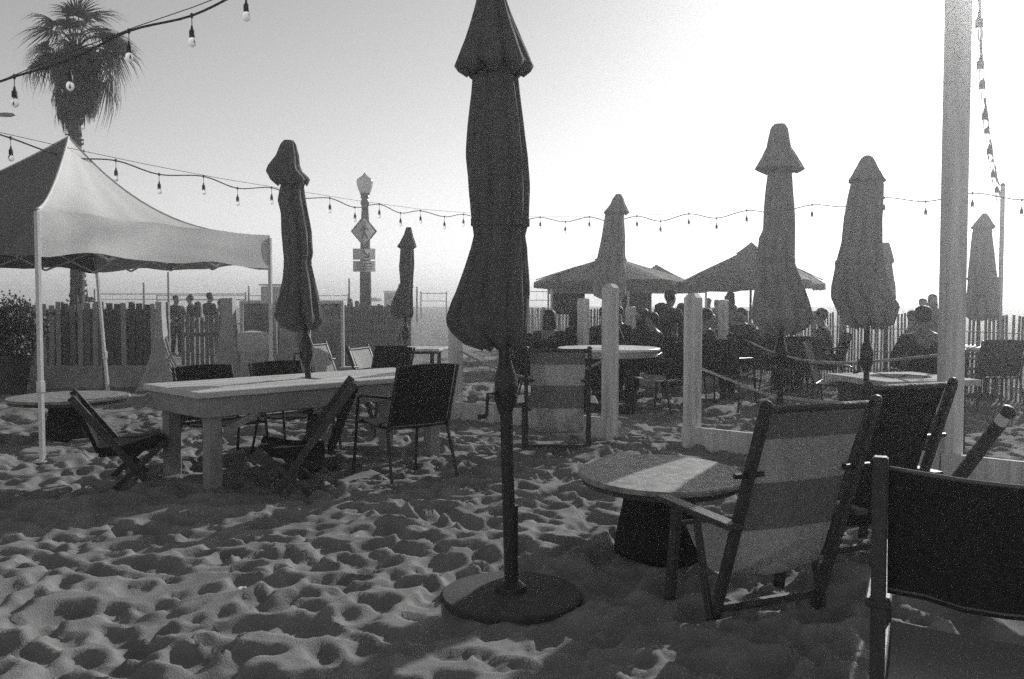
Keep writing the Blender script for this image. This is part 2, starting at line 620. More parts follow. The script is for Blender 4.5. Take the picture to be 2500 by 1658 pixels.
# ------------------------------------------------------------------ closed umbrellas
def interp_rows(rows, n):
    ps = [r[0] for r in rows]
    out = []
    for i in range(n):
        py = ps[0] + (ps[-1] - ps[0]) * i / (n - 1)
        out.append((py, float(np.interp(py, ps, [r[1] for r in rows])), float(np.interp(py, ps, [r[2] for r in rows]))))
    return out

def cloth(rows, D, base, n, amp, hem, seed, folds=8, m='canvas_dark'):
    """folded cloth hanging round a pole: rows = (height row, left, right) read off the photograph at depth D"""
    rr = random.Random(seed)
    dep = [rr.uniform(.5, 1.2) for _ in range(folds)]
    ph = rr.uniform(-.12, .12)
    sh = rr.uniform(-.5, .5)
    g = []
    NA = 128
    R0 = interp_rows(rows, n)
    for i, (py, l, r) in enumerate(R0):
        t = i / (n - 1)
        pl, pr = at(l, py, D), at(r, py, D)
        c = (pl + pr) / 2 - base
        rad = (pr - pl).length / 2
        row = []
        for k in range(NA):
            a = 2 * math.pi * k / NA
            s = (a / (2 * math.pi) * folds + ph + sh * t * .6) % folds
            fi = int(s) % folds
            fr = s - int(s)
            pleat = (abs(2 * fr - 1)) ** 0.65           # 1 at the rib, 0 in the fold
            sub = .5 + .5 * math.cos(2 * math.pi * (3 * fr + .8 * math.sin(t * 5 + fi)))
            rad2 = rad * (1 + amp * .10 - amp * dep[fi] * (1 - pleat) - .045 * sub * min(1, t * 3) * (1 - pleat * .4))
            drag = 0.02 * math.sin(a * 3 + t * 7 + seed) + .012 * math.sin(a * 11 + t * 16 + seed * 2)
            z = c.z
            if t > .86:
                z += hem * (1 - pleat) * (t - .86) / .14 * dep[fi]
            row.append((c.x + rad2 * (1 + drag) * math.cos(a), rad2 * (1 + drag) * math.sin(a) * .92, z))
        g.append(row)
    return g

def closed_umbrella(label, D, px, base_py, cap, body, seed, pole_r=.019, crank=None, base=None, m='canvas_dark', group='closed umbrellas standing in the sand', pole_top=None):
    x = gx(px, D)
    zb = zt(x, D)
    b = Vector((x, D, zb))
    u = thing('closed_umbrella', b, label, 'umbrella', group)
    top = at((cap[0][1] + cap[0][2]) / 2, cap[0][0] + 4, D) - b
    low = (at((body[-1][1] + body[-1][2]) / 2 if pole_top is None else pole_top, body[-1][0], D) - b)
    g = cloth(body, D, b, 46, .34, .09, seed, m=m)
    cn = MB().sheet(g, closed_u=True)
    cn.build('canopy', M[m], u, smooth=True)
    g2 = cloth(cap, D, b, 22, .24, .06, seed + 5, m=m)
    tip = [tuple(Vector(g2[0][0]) * 0 + Vector((top.x, 0, top.z + .012)))] * len(g2[0])
    MB().sheet([tip] + g2, closed_u=True).build('vent_cap', M[m], u, smooth=True, angle=55)
    foot = Vector((0, 0, -.06))
    MB().tube([foot, foot.lerp(Vector((low.x, 0, low.z)), .5), Vector((low.x, 0, low.z)), Vector((top.x, 0, top.z - .02))], pole_r, 14).build('pole', M['dark_metal'], u, smooth=True, angle=50)
    # tie strap round the folded cloth
    i = int(46 * .55)
    ring = [(Vector(p)) for p in g[i]]
    c = sum(ring, Vector()) / len(ring)
    st = MB()
    st.sheet([[c + (p - c) * 1.035 + Vector((0, 0, dz)) for p in ring] for dz in (-.018, .018)], closed_u=True)
    st.build('tie_strap', M[m], u, smooth=True)
    if crank is not None:
        zc, w, h = crank
        cx = low.x * (zc / max(low.z, .1))
        cb = MB()
        cb.lathe([(w * .55, -h / 2), (w, -h * .22), (w, h * .2), (w * .5, h / 2)], 18, (cx, 0, zc), .85)
        c_o = cb.build('crank_housing', M['dark_metal'], u, smooth=True, angle=40)
        hd = MB().tube([(cx - w * .8, -.03, zc - h * .1), (cx - w * 1.6, -.05, zc - h * .1), (cx - w * 1.7, -.05, zc - h * .5)], .008, 8)
        hd.tube([(cx - w * 1.7, -.05, zc - h * .5), (cx - w * 2.5, -.05, zc - h * .52)], .011, 8)
        hd.build('crank_handle', M['dark_metal'], c_o)
    if base == 'disc':
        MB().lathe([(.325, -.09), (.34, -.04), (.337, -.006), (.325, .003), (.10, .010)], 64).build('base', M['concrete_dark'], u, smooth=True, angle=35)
        MB().lathe([(.075, .0), (.07, .035), (.04, .06)], 24).build('base_collar', M['dark_metal'], u, smooth=True, angle=35)
        MB().tube([(0, 0, .02), (0, 0, .42)], .033, 20).build('base_sleeve', M['dark_metal'], u, smooth=True, angle=40)
    elif base == 'sleeve':
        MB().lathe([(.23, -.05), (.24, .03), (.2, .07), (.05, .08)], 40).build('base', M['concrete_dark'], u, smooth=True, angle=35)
        MB().tube([(0, 0, .06), (0, 0, .45)], .036, 16).build('base_sleeve', M['dark_metal'], u, smooth=True, angle=40)
    return u

closed_umbrella('tall dark closed umbrella in the centre foreground on a round concrete base', 4.14, 1248, 1455,
    [(-104, 1186, 1210), (-80, 1176, 1219), (-40, 1170, 1226), (0, 1164, 1237), (60, 1149, 1260), (120, 1124, 1283), (168, 1107, 1304), (190, 1140, 1276)],
    [(150, 1170, 1250), (182, 1155, 1263), (230, 1152, 1269), (300, 1145, 1280), (380, 1140, 1290), (470, 1145, 1293), (540, 1152, 1290), (576, 1157, 1281), (605, 1149, 1287), (650, 1134, 1289), (700, 1116, 1290), (760, 1095, 1291), (788, 1089, 1291), (815, 1106, 1288), (842, 1136, 1280), (858, 1180, 1262)],
    3, pole_r=.030, crank=(.98, .052, .26), base='disc', pole_top=1232)
closed_umbrella('dark closed umbrella leaning left, rising through the long wooden table', 7.37, 765, 1140,
    [(343, 692, 716), (352, 684, 722), (378, 674, 729), (402, 657, 732), (418, 650, 738), (438, 660, 756), (456, 680, 748)],
    [(430, 690, 735), (458, 684, 742), (488, 678, 746), (520, 686, 752), (570, 688, 762), (620, 693, 765), (640, 695, 759), (680, 690, 768), (720, 681, 776), (768, 669, 785), (784, 676, 786), (800, 690, 777), (812, 722, 764)],
    8, pole_r=.026, crank=(.98, .055, .26), base='sleeve', pole_top=745)
closed_umbrella('small dark closed umbrella beside the lamp post signs', 12.6, 990, 960,
    [(555, 992, 1004), (575, 985, 1008), (603, 970, 1018), (608, 978, 1010)],
    [(595, 982, 1006), (606, 978, 1010), (650, 974, 1011), (690, 977, 1008), (710, 968, 1008), (740, 956, 1009), (766, 954, 1010), (780, 966, 1004)],
    12, crank=(.95, .05, .22), base='sleeve', pole_top=990)
closed_umbrella('closed umbrella in front of the left open parasol, over the round dining table', 11.3, 1500, 1000,
    [(474, 1504, 1516), (484, 1497, 1522), (500, 1489, 1527), (519, 1473, 1537), (526, 1480, 1528)],
    [(510, 1484, 1520), (526, 1478, 1524), (600, 1464, 1526), (640, 1456, 1527), (700, 1447, 1530), (722, 1450, 1530), (732, 1470, 1518)],
    17, crank=(.95, .05, .22), base='sleeve', m='canvas_mid', pole_top=1497)
closed_umbrella('tall closed umbrella with wide pointed cap in front of the right open parasol', 7.35, 1906, 1142,
    [(303, 1891, 1916), (312, 1882, 1923), (360, 1872, 1932), (415, 1843, 1964), (425, 1868, 1942)],
    [(405, 1880, 1930), (424, 1875, 1934), (500, 1866, 1940), (560, 1862, 1941), (580, 1852, 1941), (640, 1846, 1940), (690, 1842, 1960), (740, 1838, 1976), (775, 1836, 1985), (800, 1850, 1974), (822, 1888, 1930)],
    23, pole_r=.025, crank=(.95, .05, .24), m='canvas_mid', pole_top=1907)
closed_umbrella('broad closed umbrella standing at the dark square fire table', 7.0, 2118, 1160,
    [(380, 2111, 2125), (387, 2102, 2132), (444, 2070, 2161), (450, 2080, 2152)],
    [(436, 2085, 2148), (449, 2077, 2156), (520, 2063, 2155), (590, 2055, 2154), (650, 2039, 2158), (700, 2029, 2165), (728, 2028, 2180), (745, 2036, 2192), (790, 2060, 2180), (806, 2095, 2150)],
    29, pole_r=.022, crank=(.95, .05, .24), base='sleeve', m='canvas_mid', pole_top=2117)
closed_umbrella('smaller closed umbrella half hidden behind the broad one', 12.5, 2164, 950,
    [(592, 2156, 2170), (600, 2150, 2174), (640, 2140, 2184), (645, 2146, 2178)],
    [(634, 2150, 2176), (646, 2146, 2178), (700, 2142, 2186), (728, 2138, 2188), (738, 2150, 2180)],
    31, base='sleeve', m='canvas_mid', pole_top=2164)
closed_umbrella('closed umbrella right of the white square post', 12.7, 2410, 960,
    [(521, 2399, 2409), (530, 2392, 2415), (556, 2371, 2428), (562, 2380, 2420)],
    [(550, 2382, 2416), (562, 2376, 2421), (640, 2368, 2428), (700, 2363, 2434), (770, 2360, 2439), (785, 2372, 2432)],
    37, base='sleeve', m='canvas_mid', pole_top=2407)

# ------------------------------------------------------------------ open parasols and far tents
def open_parasol(label, cx, Y, tips, apex, tilt, seed, rad):
    x = gx(cx, Y)
    zb = zt(x, Y)
    u = thing('open_parasol', (x, Y, zb), label, 'umbrella', 'open parasols behind the seating')
    apz = at(cx, apex, Y).z - zb
    ez = at(cx, tips, Y).z - zb
    g = []
    rr = random.Random(seed)
    ns = 8
    jit = [rr.uniform(-.05, .05) for _ in range(ns)]
    NA = 64
    a0 = rr.uniform(0, .7)
    for i in range(15):
        t = i / 14
        row = []
        for k in range(NA):
            a = 2 * math.pi * k / NA
            s = k / NA * ns
            fr = s - int(s)
            rib = abs(2 * fr - 1)
            j = int(s + .5) % ns
            r = rad * t * (1 - .075 * (1 - rib) * t)
            z = apz - (apz - ez) * (t ** .9) + .05 * rib * t * math.sin(math.pi * t) - .02 * (1 - rib) * t + jit[j] * t * t
            xx, yy = r * math.cos(a + a0), r * math.sin(a + a0)
            z += tilt * xx
            row.append((xx, yy, z))
        g.append(row)
    last = g[-1]
    g.append([(p[0] * 1.005, p[1] * 1.005, p[2] - .13) for p in last])
    MB().sheet(g, closed_u=True).build('canopy', M['canvas_dark'], u, smooth=True, angle=30)
    g2 = [[(p[0], p[1], p[2] + .03 + .05 * (1 - i / 3)) for p in g[i]] for i in range(4)]
    MB().sheet(g2, closed_u=True).build('vent_cap', M['canvas_dark'], u, smooth=True, angle=30)
    MB().tube([(0, 0, -.1), (0, 0, apz)], .025, 12).build('pole', M['dark_metal'], u, smooth=True, angle=40)
    for k in range(ns):
        a = 2 * math.pi * k / ns + a0
        p = Vector((rad * .97 * math.cos(a), rad * .97 * math.sin(a), ez + tilt * rad * math.cos(a) + .02))
        MB().tube([(0, 0, apz - .06), Vector((0, 0, apz - .06)).lerp(p, .5) + Vector((0, 0, .02)), p], .012, 6).build('rib', M['dark_metal'], u)
    MB().lathe([(.25, -.05), (.25, .06), (.05, .1)], 24).build('base', M['concrete_dark'], u)
    return u
open_parasol('left open parasol, wide dark canopy behind the closed umbrella', 1490, 20.0, 688, 622, -.02, 4, 1.78)
open_parasol('right open parasol, wide dark canopy with one raised corner', 1832, 18.5, 690, 600, .01, 9, 1.48)

def far_tent(label, cx, Y, half, apex, eave, val, seed):
    x = gx(cx, Y)
    zb = zt(x, Y)
    t = thing('far_popup_tent', (x, Y, zb), label, 'tent', 'popup tents beyond the parasols')
    apz, ez, vz = at(cx, apex, Y).z - zb, at(cx, eave, Y).z - zb, at(cx, val, Y).z - zb
    cs = [Vector((-half, -half, ez)), Vector((half, -half, ez)), Vector((half, half, ez)), Vector((-half, half, ez))]
    for k in range(4):
        a, b = cs[k], cs[(k + 1) % 4]
        g = []
        for i in range(9):
            u = i / 8
            g.append([Vector(((a.x * (1 - v) + b.x * v) * u, (a.y * (1 - v) + b.y * v) * u, ez + (apz - ez) * (1 - u) ** 1.35)) for v in [j / 8 for j in range(9)]])
        g.append([p - Vector((0, 0, ez - vz)) for p in g[-1]])
        MB().sheet(g).build('canopy_panel', M['tent_dark_shaded'], t, smooth=True, angle=30)
    for c in cs:
        MB().beam((c.x, c.y, -.1), (c.x, c.y, ez), .05, .05).build('leg', M['white_metal'], t)
    MB().bbox((-half * .45, half * .9, ez * .78), (half * .95, .03, ez * .34)).build('back_panel', M['fabric_black'], t)
    return t
far_tent('pointed dark popup tent between the two open parasols', 1602, 25.0, 1.15, 646, 700, 716, 1)
far_tent('dark popup tent under the left open parasol beside the slat fence', 1432, 24.0, 1.0, 660, 702, 717, 2)

# ------------------------------------------------------------------ long wooden table
TABLE_RZ = math.atan2(.71, .70)
tc = Vector((-1.69, 7.36, 0))
tb = thing('wooden_table', tc, 'long pale wooden plank table with thick square legs and an umbrella through it', 'table', rz=TABLE_RZ)
L, W, TH = 2.42, .92, .745
nb = 6
bw_ = W / nb
for i in range(nb):
    yy = -W / 2 + bw_ * (i + .5)
    if i in (2, 3):
        MB().bbox((-L / 4 - .02, yy, TH - .024 + .001 * (i % 2)), (L / 2 - .045, bw_ - .005, .048)).build('plank', M['wood_table'], tb)
        MB().bbox((L / 4 + .02, yy, TH - .024), (L / 2 - .045, bw_ - .005, .048)).build('plank', M['wood_table'], tb)
    else:
        MB().bbox((0, yy, TH - .024 + .0015 * (i % 3)), (L, bw_ - .005, .048)).build('plank', M['wood_table'], tb)
for s in (-1, 1):
    MB().bbox((0, s * (W / 2 - .05), TH - .048 - .073), (L - .10, .04, .144)).build('apron', M['wood_apron'], tb)
    MB().bbox((s * (L / 2 - .07), 0, TH - .048 - .073), (.04, W - .16, .144)).build('apron', M['wood_apron'], tb)
    for t in (-1, 1):
        MB().bbox((s * (L / 2 - .17), t * (W / 2 - .125), (TH - .05) / 2 - .04), (.105, .105, TH - .05 + .08)).build('leg', M['wood_apron'], tb)
        MB().beam((s * (L / 2 - .23), t * (W / 2 - .05), TH - .3), (s * (L / 2 - .5), t * (W / 2 - .05), TH - .19), .036, .05).build('corner_brace', M['wood_apron'], tb)

# ------------------------------------------------------------------ round tables
def low_round_table(loc, label, r=.44, h=.46, tilt=(0, 0)):
    t = thing('round_low_table', loc, label, 'table', 'low round tables with drum bases')
    M1 = Matrix.Rotation(tilt[0], 4, 'X') @ Matrix.Rotation(tilt[1], 4, 'Y')
    b = MB().lathe([(r - .012, h - .03), (r, h - .024), (r, h - .008), (r - .01, h)], 72)
    b.v = [tuple(M1 @ Vector(p)) for p in b.v]
    b.build('tabletop', M['table_top'], t, smooth=True, angle=35)
    e = MB().lathe([(r - .05, h - .062), (r - .022, h - .058), (r - .02, h - .033)], 72)
    e.v = [tuple(M1 @ Vector(p)) for p in e.v]
    e.build('rim', M['table_rim'], t, smooth=True, angle=35)
    MB().lathe([(.25, -.08), (.245, .05), (.20, h * .6), (.19, h - .07)], 36).build('drum_base', M['fabric_black'], t, smooth=True, angle=35)
    return t
low_round_table((gx(1612, 4.86), 4.86, 0), 'low round table with pale worn top in the right foreground', r=.455, h=.445, tilt=(R(2.5), R(.5)))
low_round_table((gx(165, 9.0), 9.0, -.03), 'low round table at far left beside the tent leg', r=.58, h=.45)

def dining_table(px, Y, label, r, h, rim=.06, legs=4, mtop='table_top'):
    x = gx(px, Y)
    t = thing('round_dining_table', (x, Y, zt(x, Y)), label, 'table', 'round dining tables on thin legs')
    MB().lathe([(r - .01, h - .035), (r, h - .03), (r, h - .006), (r - .008, h)], 56).build('tabletop', M['white_metal'] if mtop == 'pale' else M[mtop], t, smooth=True, angle=35)
    MB().lathe([(r - .05, h - .035 - rim), (r - .03, h - .035 - rim), (r - .03, h - .038)], 56).build('rim', M['concrete'], t, smooth=True, angle=35)
    for k in range(legs):
        a = math.pi / 4 + 2 * math.pi * k / legs
        MB().tube([(r * .62 * math.cos(a), r * .62 * math.sin(a), -.06), (r * .55 * math.cos(a), r * .55 * math.sin(a), h - .04)], .022, 10).build('leg', M['dark_metal'], t, smooth=True, angle=40)
    return t
dining_table(1486, 11.3, 'round dining table with bright rim beyond the white fence posts', .655, .80, .07, mtop='pale')
dining_table(1935, 14.5, 'small round dining table with bright top behind the tall umbrella', .44, .745, .03, mtop='pale')
dining_table(2415, 12.6, 'round dining table with bright top right of the white square post', .52, .75, .03, mtop='pale')

# small rectangular table in front of the far beach
st = thing('slatted_side_table', (gx(1012, 12.4), 12.4, 0), 'narrow rectangular table on metal legs below the small closed umbrella', 'table', rz=R(-6))
for i in range(4):
    MB().bbox((0, -.27 + .18 * i, .725), (.84, .165, .035)).build('slat', M['wood_white'], st)
for sx in (-1, 1):
    for sy in (-1, 1):
        MB().bbox((sx * .3, sy * .26, .33), (.05, .05, .76)).build('leg', M['dark_metal'], st)
MB().bbox((0, 0, .685), (.70, .5, .04)).build('underframe', M['dark_metal'], st)

# square fire table
ft = thing('square_fire_table', (gx(2200, 7.6), 7.6, 0), 'dark square fire table with pale stone rim and black round bowl', 'table', rz=R(12))
tt = MB()
n4 = 48
ring_o, ring_i = [], []
for k in range(n4):
    a = 2 * math.pi * k / n4
    c, s = math.cos(a), math.sin(a)
    f = .44 / max(abs(c), abs(s))
    ring_o.append((c * f, s * f)); ring_i.append((c * .25, s * .25))
g = [[(x, y, .69) for x, y in ring_i], [(x, y, .69) for x, y in ring_o], [(x, y, .74) for x, y in ring_o], [(x, y, .742) for x, y in ring_i], [(x, y, .69) for x, y in ring_i]]
tt.sheet(g, closed_u=True).build('stone_top', M['concrete'], ft)
MB().lathe([(.02, .64), (.18, .65), (.247, .70), (.247, .735)], 40).build('fire_bowl', M['fabric_black'], ft, smooth=True, angle=40)
for sx, sy, w, d in ((0, -.35, .73, .03), (0, .35, .73, .03), (-.35, 0, .03, .67), (.35, 0, .03, .67)):
    MB().bbox((sx, sy, .32), (w, d, .74)).build('side_panel', M['wood_dark'], ft)

# ------------------------------------------------------------------ chairs
def patio_chair(fab, seat_mat, label, loc, rz, grp):
    """stackable sling chair on thin metal legs; front is +Y"""
    c = thing('patio_chair', loc, label, 'chair', grp, rz)
    w = .25
    # one continuous sling back and a seat
    gb = []
    for i in range(9):
        t = i / 8
        gb.append([(-w + 2 * w * j / 6, -.22 - .13 * t + .018 * math.sin(math.pi * j / 6) * -1, .44 + .46 * t + .012 * math.sin(math.pi * j / 6) * t) for j in range(7)])
    MB().slab(gb, .014).build('backrest', M[fab], c, smooth=True, angle=40)
    gs = []
    for i in range(7):
        t = i / 6
        gs.append([(-w + 2 * w * j / 6, -.22 + .46 * t, .425 + .02 * t - .02 * math.sin(math.pi * t) - .012 * math.sin(math.pi * j / 6)) for j in range(7)])
    MB().slab(gs, .014).build('seat', M[seat_mat], c, smooth=True, angle=40)
    for s in (-1, 1):
        MB().tube([(s * (w + .02), -.36, .90), (s * (w + .02), -.23, .45), (s * (w + .015), -.24, .40)], .0125, 8).build('back_upright', M['dark_metal'], c, smooth=True, angle=50)
        MB().tube([(s * (w + .02), -.20, .44), (s * (w + .05), -.33, -.05)], .0125, 8).build('rear_leg', M['dark_metal'], c, smooth=True, angle=50)
        MB().tube([(s * (w + .045), .30, -.05), (s * (w + .035), .245, .45), (s * (w + .035), .22, .62), (s * (w + .035), .17, .645), (s * (w + .03), -.27, .66)], .0125, 8).build('front_leg', M['dark_metal'], c, smooth=True, angle=50)
    MB().tube([(-w - .02, -.21, .42), (w + .02, -.21, .42)], .011, 8).tube([(-w - .03, .24, .43), (w + .03, .24, .43)], .011, 8).build('cross_bar', M['dark_metal'], c)
    return c

def face(dx, dy):
    return math.atan2(dy, dx) - math.pi / 2

G1 = 'dark patio chairs around the tables'
pc = patio_chair('fabric_black', 'fabric_black', 'dark patio chair seen from behind at the near right end of the wooden table', (-.86, 6.98, 0), face(-.62, .78), G1)
dup(pc, (gx(908, 9.2), 9.2, 0), face(-.55, -.83), 'dark patio chair with rounded back at the far end of the wooden table')
dup(pc, (-2.52, 7.62, -.09), face(.70, -.71), 'dark patio chair facing us over the table left of its umbrella')
dup(pc, (-2.00, 8.14, -.09), face(.72, -.69), 'dark patio chair facing us over the table, next to its umbrella pole')
ps = patio_chair('fabric_black', 'fabric_pale', 'patio chair with bright woven seat at the round dining table', (gx(1618, 11.0), 11.0, 0), face(-.75, .66), G1)
lots = [(1335, 10.9, .9, .4, 'dark patio chair left of the round dining table with bright rim'),
        (1400, 12.3, .4, -.9, 'dark patio chair behind the round dining table, left of the fence post'),
        (1560, 12.4, -.3, -.9, 'dark patio chair behind the round dining table, right of the fence post'),
        (1700, 12.2, .9, .2, 'dark patio chair just right of the second white fence post'),
        (1775, 11.6, .6, .8, 'dark patio chair below the sagging rope'),
        (1850, 13.2, .9, .6, 'dark patio chair left of the small bright round table'),
        (2010, 13.6, -.9, .1, 'dark patio chair right of the small bright round table'),
        (1945, 12.5, .1, .95, 'dark patio chair in front of the small bright round table'),
        (2045, 10.4, .8, -.4, 'dark patio chair behind the fire table umbrella'),
        (2420, 11.4, .05, .95, 'dark patio chair in front of the table at the right edge'),
        (2335, 12.7, .95, 0.1, 'dark patio chair just behind the white square post'),
        (2260, 9.45, .1, .9, 'dark patio chair that the broad-shouldered person sits on'),
        (1730, 14.4, -.4, -.9, 'dark patio chair far back by the slat fence'),
        (1345, 13.6, .8, .2, 'dark patio chair near the slat fence behind the central umbrella')]
for px, Yd, dx, dy, lab in lots:
    x = gx(px, Yd)
    dup(pc, (x, Yd, zt(x, Yd)), face(dx, dy), lab)

def sling_chair(fab, frame, label, loc, rz, grp, hgt=1.0, w=.25):
    """wooden beach sling chair; +Y is the way the sitter faces"""
    c = thing('sling_chair', loc, label, 'chair', grp, rz)
    pt, pb = Vector((0, -.02, .97 * hgt)), Vector((0, .34, -.06))
    for s in (-1, 1):
        d = Vector((s * (w + .03), 0, 0))
        post = MB().beam(pt + d, pb + d, .034, .046, up=(0, 1, 0.4)).build('back_post', M[frame], c)
        MB().lathe([(.023, 0), (.025, .008), (.02, .022), (.005, .028)], 14, tuple(pt + d + Vector((0, 0, -.002)))).build('post_cap', M[frame], post, smooth=True)
        e = Vector((s * (w + .062), 0, 0))
        MB().beam(Vector((0, .56, .455)) + e, Vector((0, .62, -.06)) + e, .034, .05, up=(0, 1, 0)).build('front_leg', M[frame], c)
        MB().beam(Vector((0, .42, .445)) + e * .97, Vector((0, .30, -.02)) + e * .97, .022, .04, up=(0, 1, 0)).build('brace', M[frame], c)
        MB().beam(Vector((0, .10, .468)) + e * 1.06, Vector((0, .66, .478)) + e * 1.06, .07, .026).build('armrest', M[frame], c)
        MB().tube([d * 1.25 + Vector((0, .085, .68)), d * .75 + Vector((0, .085, .68))], .012, 8).build('bolt', M['dark_metal'], c)
    MB().tube([Vector((-w - .03, .0, .955 * hgt)), Vector((w + .03, .0, .955 * hgt))], .016, 10).build('top_bar', M[frame], c)
    MB().tube([Vector((-w - .06, .60, .36)), Vector((w + .06, .60, .36))], .016, 10).build('seat_bar', M[frame], c)
    MB().beam(Vector((-w - .05, .31, .06)), Vector((w + .05, .31, .06)), .035, .03).build('stretcher', M[frame], c)
    prof = [(.0, .955 * hgt), (.02, .90 * hgt), (.05, .83 * hgt), (.09, .72 * hgt), (.13, .60 * hgt), (.165, .50 * hgt), (.20, .39 * hgt), (.235, .29), (.27, .225), (.32, .195), (.38, .195), (.45, .225), (.52, .285), (.58, .345), (.60, .362)]
    g = []
    for i, (y, z) in enumerate(prof):
        t = i / (len(prof) - 1)
        row = []
        for j in range(11):
            v = j / 10
            sag = .02 * math.sin(math.pi * v) * math.sin(math.pi * t)
            ww = w * (1 - .03 * math.sin(math.pi * t)) * .985
            row.append((-ww + 2 * ww * v, y - sag * .8, z - sag + .004 * math.sin(t * 21 + v * 3)))
        g.append(row)
    MB().slab(g, .006).build('sling', M[fab], c, smooth=True, angle=60)
    # double hem and stitched bands across the back
    for k in (2, 5):
        y0, z0 = prof[k]; y1, z1 = prof[k + 1]
    return c

G2 = 'wooden sling chairs on the sand'
sA = sling_chair('fabric_sling', 'wood_dark', 'grey wooden sling chair seen from behind beside the low round table', (1.25, 3.57, 0), face(-.38, .925), G2)
dup(sA, (gx(1362, 7.75), 7.75, 0), face(.03, 1), 'grey sling chair seen from behind right of the central umbrella pole')
sC = sling_chair('fabric_black', 'wood_dark', 'dark sling chair seen from behind between grey sling chair and white post', (gx(2222, 4.42), 4.42, 0), face(-.38, .925), G2)

# pale sling chair and a leaning pale board behind the wooden table
sP = sling_chair('fabric_pale', 'dark_metal', 'pale sling chair tucked behind the dark chair at the table end', (gx(880, 10.6), 10.5, -.05), face(.95, -.25), G2, hgt=.92)
dup(sP, (gx(770, 11.4), 11.4, -.05), face(.95, -.3), 'pale sling chair behind the wooden table, right of its umbrella pole')

# black director style chair cut by the right edge
dc = thing('director_chair', (1.255, 2.05, 0), 'large black canvas chair cut off by the right edge', 'chair', rz=face(.42, .90))
w = .34
gd = []
for i in range(9):
    t = i / 8
    gd.append([(-w + 2 * w * j / 8, -.02 - .01 * t - .035 * math.sin(math.pi * j / 8) + .006 * math.sin(j * 1.7 + i * .9), .655 + .31 * t - .016 * math.sin(math.pi * j / 8) + .004 * math.sin(j * 2.1) * (1 - t)) for j in range(9)])
bk = MB().slab(gd, .012).build('backrest', M['fabric_black'], dc, smooth=True, angle=40)
MB().tube([Vector(gd[8][j]) + Vector((0, 0, .004)) for j in range(9)], .006, 6).build('piping', M['cloth_mid'], bk)
MB().tube([Vector(gd[0][j]) + Vector((0, -.006, .012)) for j in range(9)], .003, 6).build('hem_seam', M['cloth_mid'], bk)
gd = []
for i in range(7):
    gd.append([(-w + 2 * w * j / 6, .02 + .5 * i / 6, .40 - .04 * math.sin(math.pi * i / 6) - .02 * math.sin(math.pi * j / 6)) for j in range(7)])
MB().slab(gd, .012).build('seat', M['fabric_black'], dc, smooth=True, angle=40)
for s in (-1, 1):
    MB().beam((s * (w + .02), -.03, -.05), (s * (w + .02), -.045, 1.0), .035, .035, up=(0, 1, 0)).build('back_post', M['wood_dark'], dc)
    MB().beam((s * (w + .02), .52, -.05), (s * (w + .02), .52, .62), .035, .035, up=(0, 1, 0)).build('front_leg', M['wood_dark'], dc)
    MB().beam((s * (w + .02), -.06, .635), (s * (w + .02), .56, .635), .06, .022).build('armrest', M['wood_dark'], dc)
    MB().beam((s * (w + .02), -.02, .39), (s * (w + .02), .52, .39), .03, .035).build('seat_rail', M['wood_dark'], dc)

# leaning pole with metal ferrule
lp0, lp1 = at(2240, 1300, 5.1), at(2466, 1000, 4.55)
lp = thing('leaning_pole', lp0, 'dark round pole with bright metal tip leaning right behind the black chair', 'pole')
d = lp1 - lp0
lp_b = MB().tube([d * -.30, d * .90], .036, 18).build('shaft', M['wood_dark'], lp, smooth=True, angle=40)
MB().tube([d * .90, d * .965], .031, 18).build('ferrule', M['white_metal'], lp, smooth=True, angle=40)
MB().tube([d * .965, d * 1.0, d * 1.012], [.037, .037, .02], 18).build('end_cap', M['wood_dark'], lp, smooth=True, angle=40)

def folding_chair(label, loc, rz, back_h=.42, lean=.16, seat_d=.46, wood='wood_dark'):
    """low folding beach chair, +Y is the way the sitter faces"""
    c = thing('low_folding_chair', loc, label, 'chair', 'low folding chairs at the wooden table', rz)
    w = .24
    g = [[(-w + 2 * w * j / 5, -lean - lean * 0 - (lean * t), .27 + back_h * t) for j in range(6)] for t in [i / 5 for i in range(6)]]
    MB().slab(g, .03).build('backrest', M['fabric_black'], c, smooth=True, angle=40)
    g = [[(-w + 2 * w * j / 5, -.16 + seat_d * t, .27 + .06 * t - .02 * math.sin(math.pi * t)) for j in range(6)] for t in [i / 5 for i in range(6)]]
    MB().slab(g, .07).build('seat', M['fabric_black'], c, smooth=True, angle=40)
    for s in (-1, 1):
        x = s * (w + .025)
        MB().beam((x, -.16 - lean * 1.1, .27 + back_h * 1.05), (x, .24, -.06), .035, .055, up=(0, 1, .3)).build('back_post', M[wood], c)
        MB().beam((x + s * .02, seat_d - .16, .33), (x + s * .02, -.12, -.06), .03, .045, up=(0, 1, .3)).build('front_leg', M[wood], c)
    MB().tube([(-w - .03, .22, -.0), (w + .03, .22, -.0)], .014, 8).build('cross_bar', M['dark_metal'], c)
    return c
folding_chair('low black folding chair facing the table at its near left corner', (gx(290, 6.75), 6.75, 0), face(.9, .42), back_h=.40)
folding_chair('low black folding chair pulled up under the near side of the table', (gx(735, 6.55), 6.55, 0), face(-.97, -.22), back_h=.50, lean=.2)

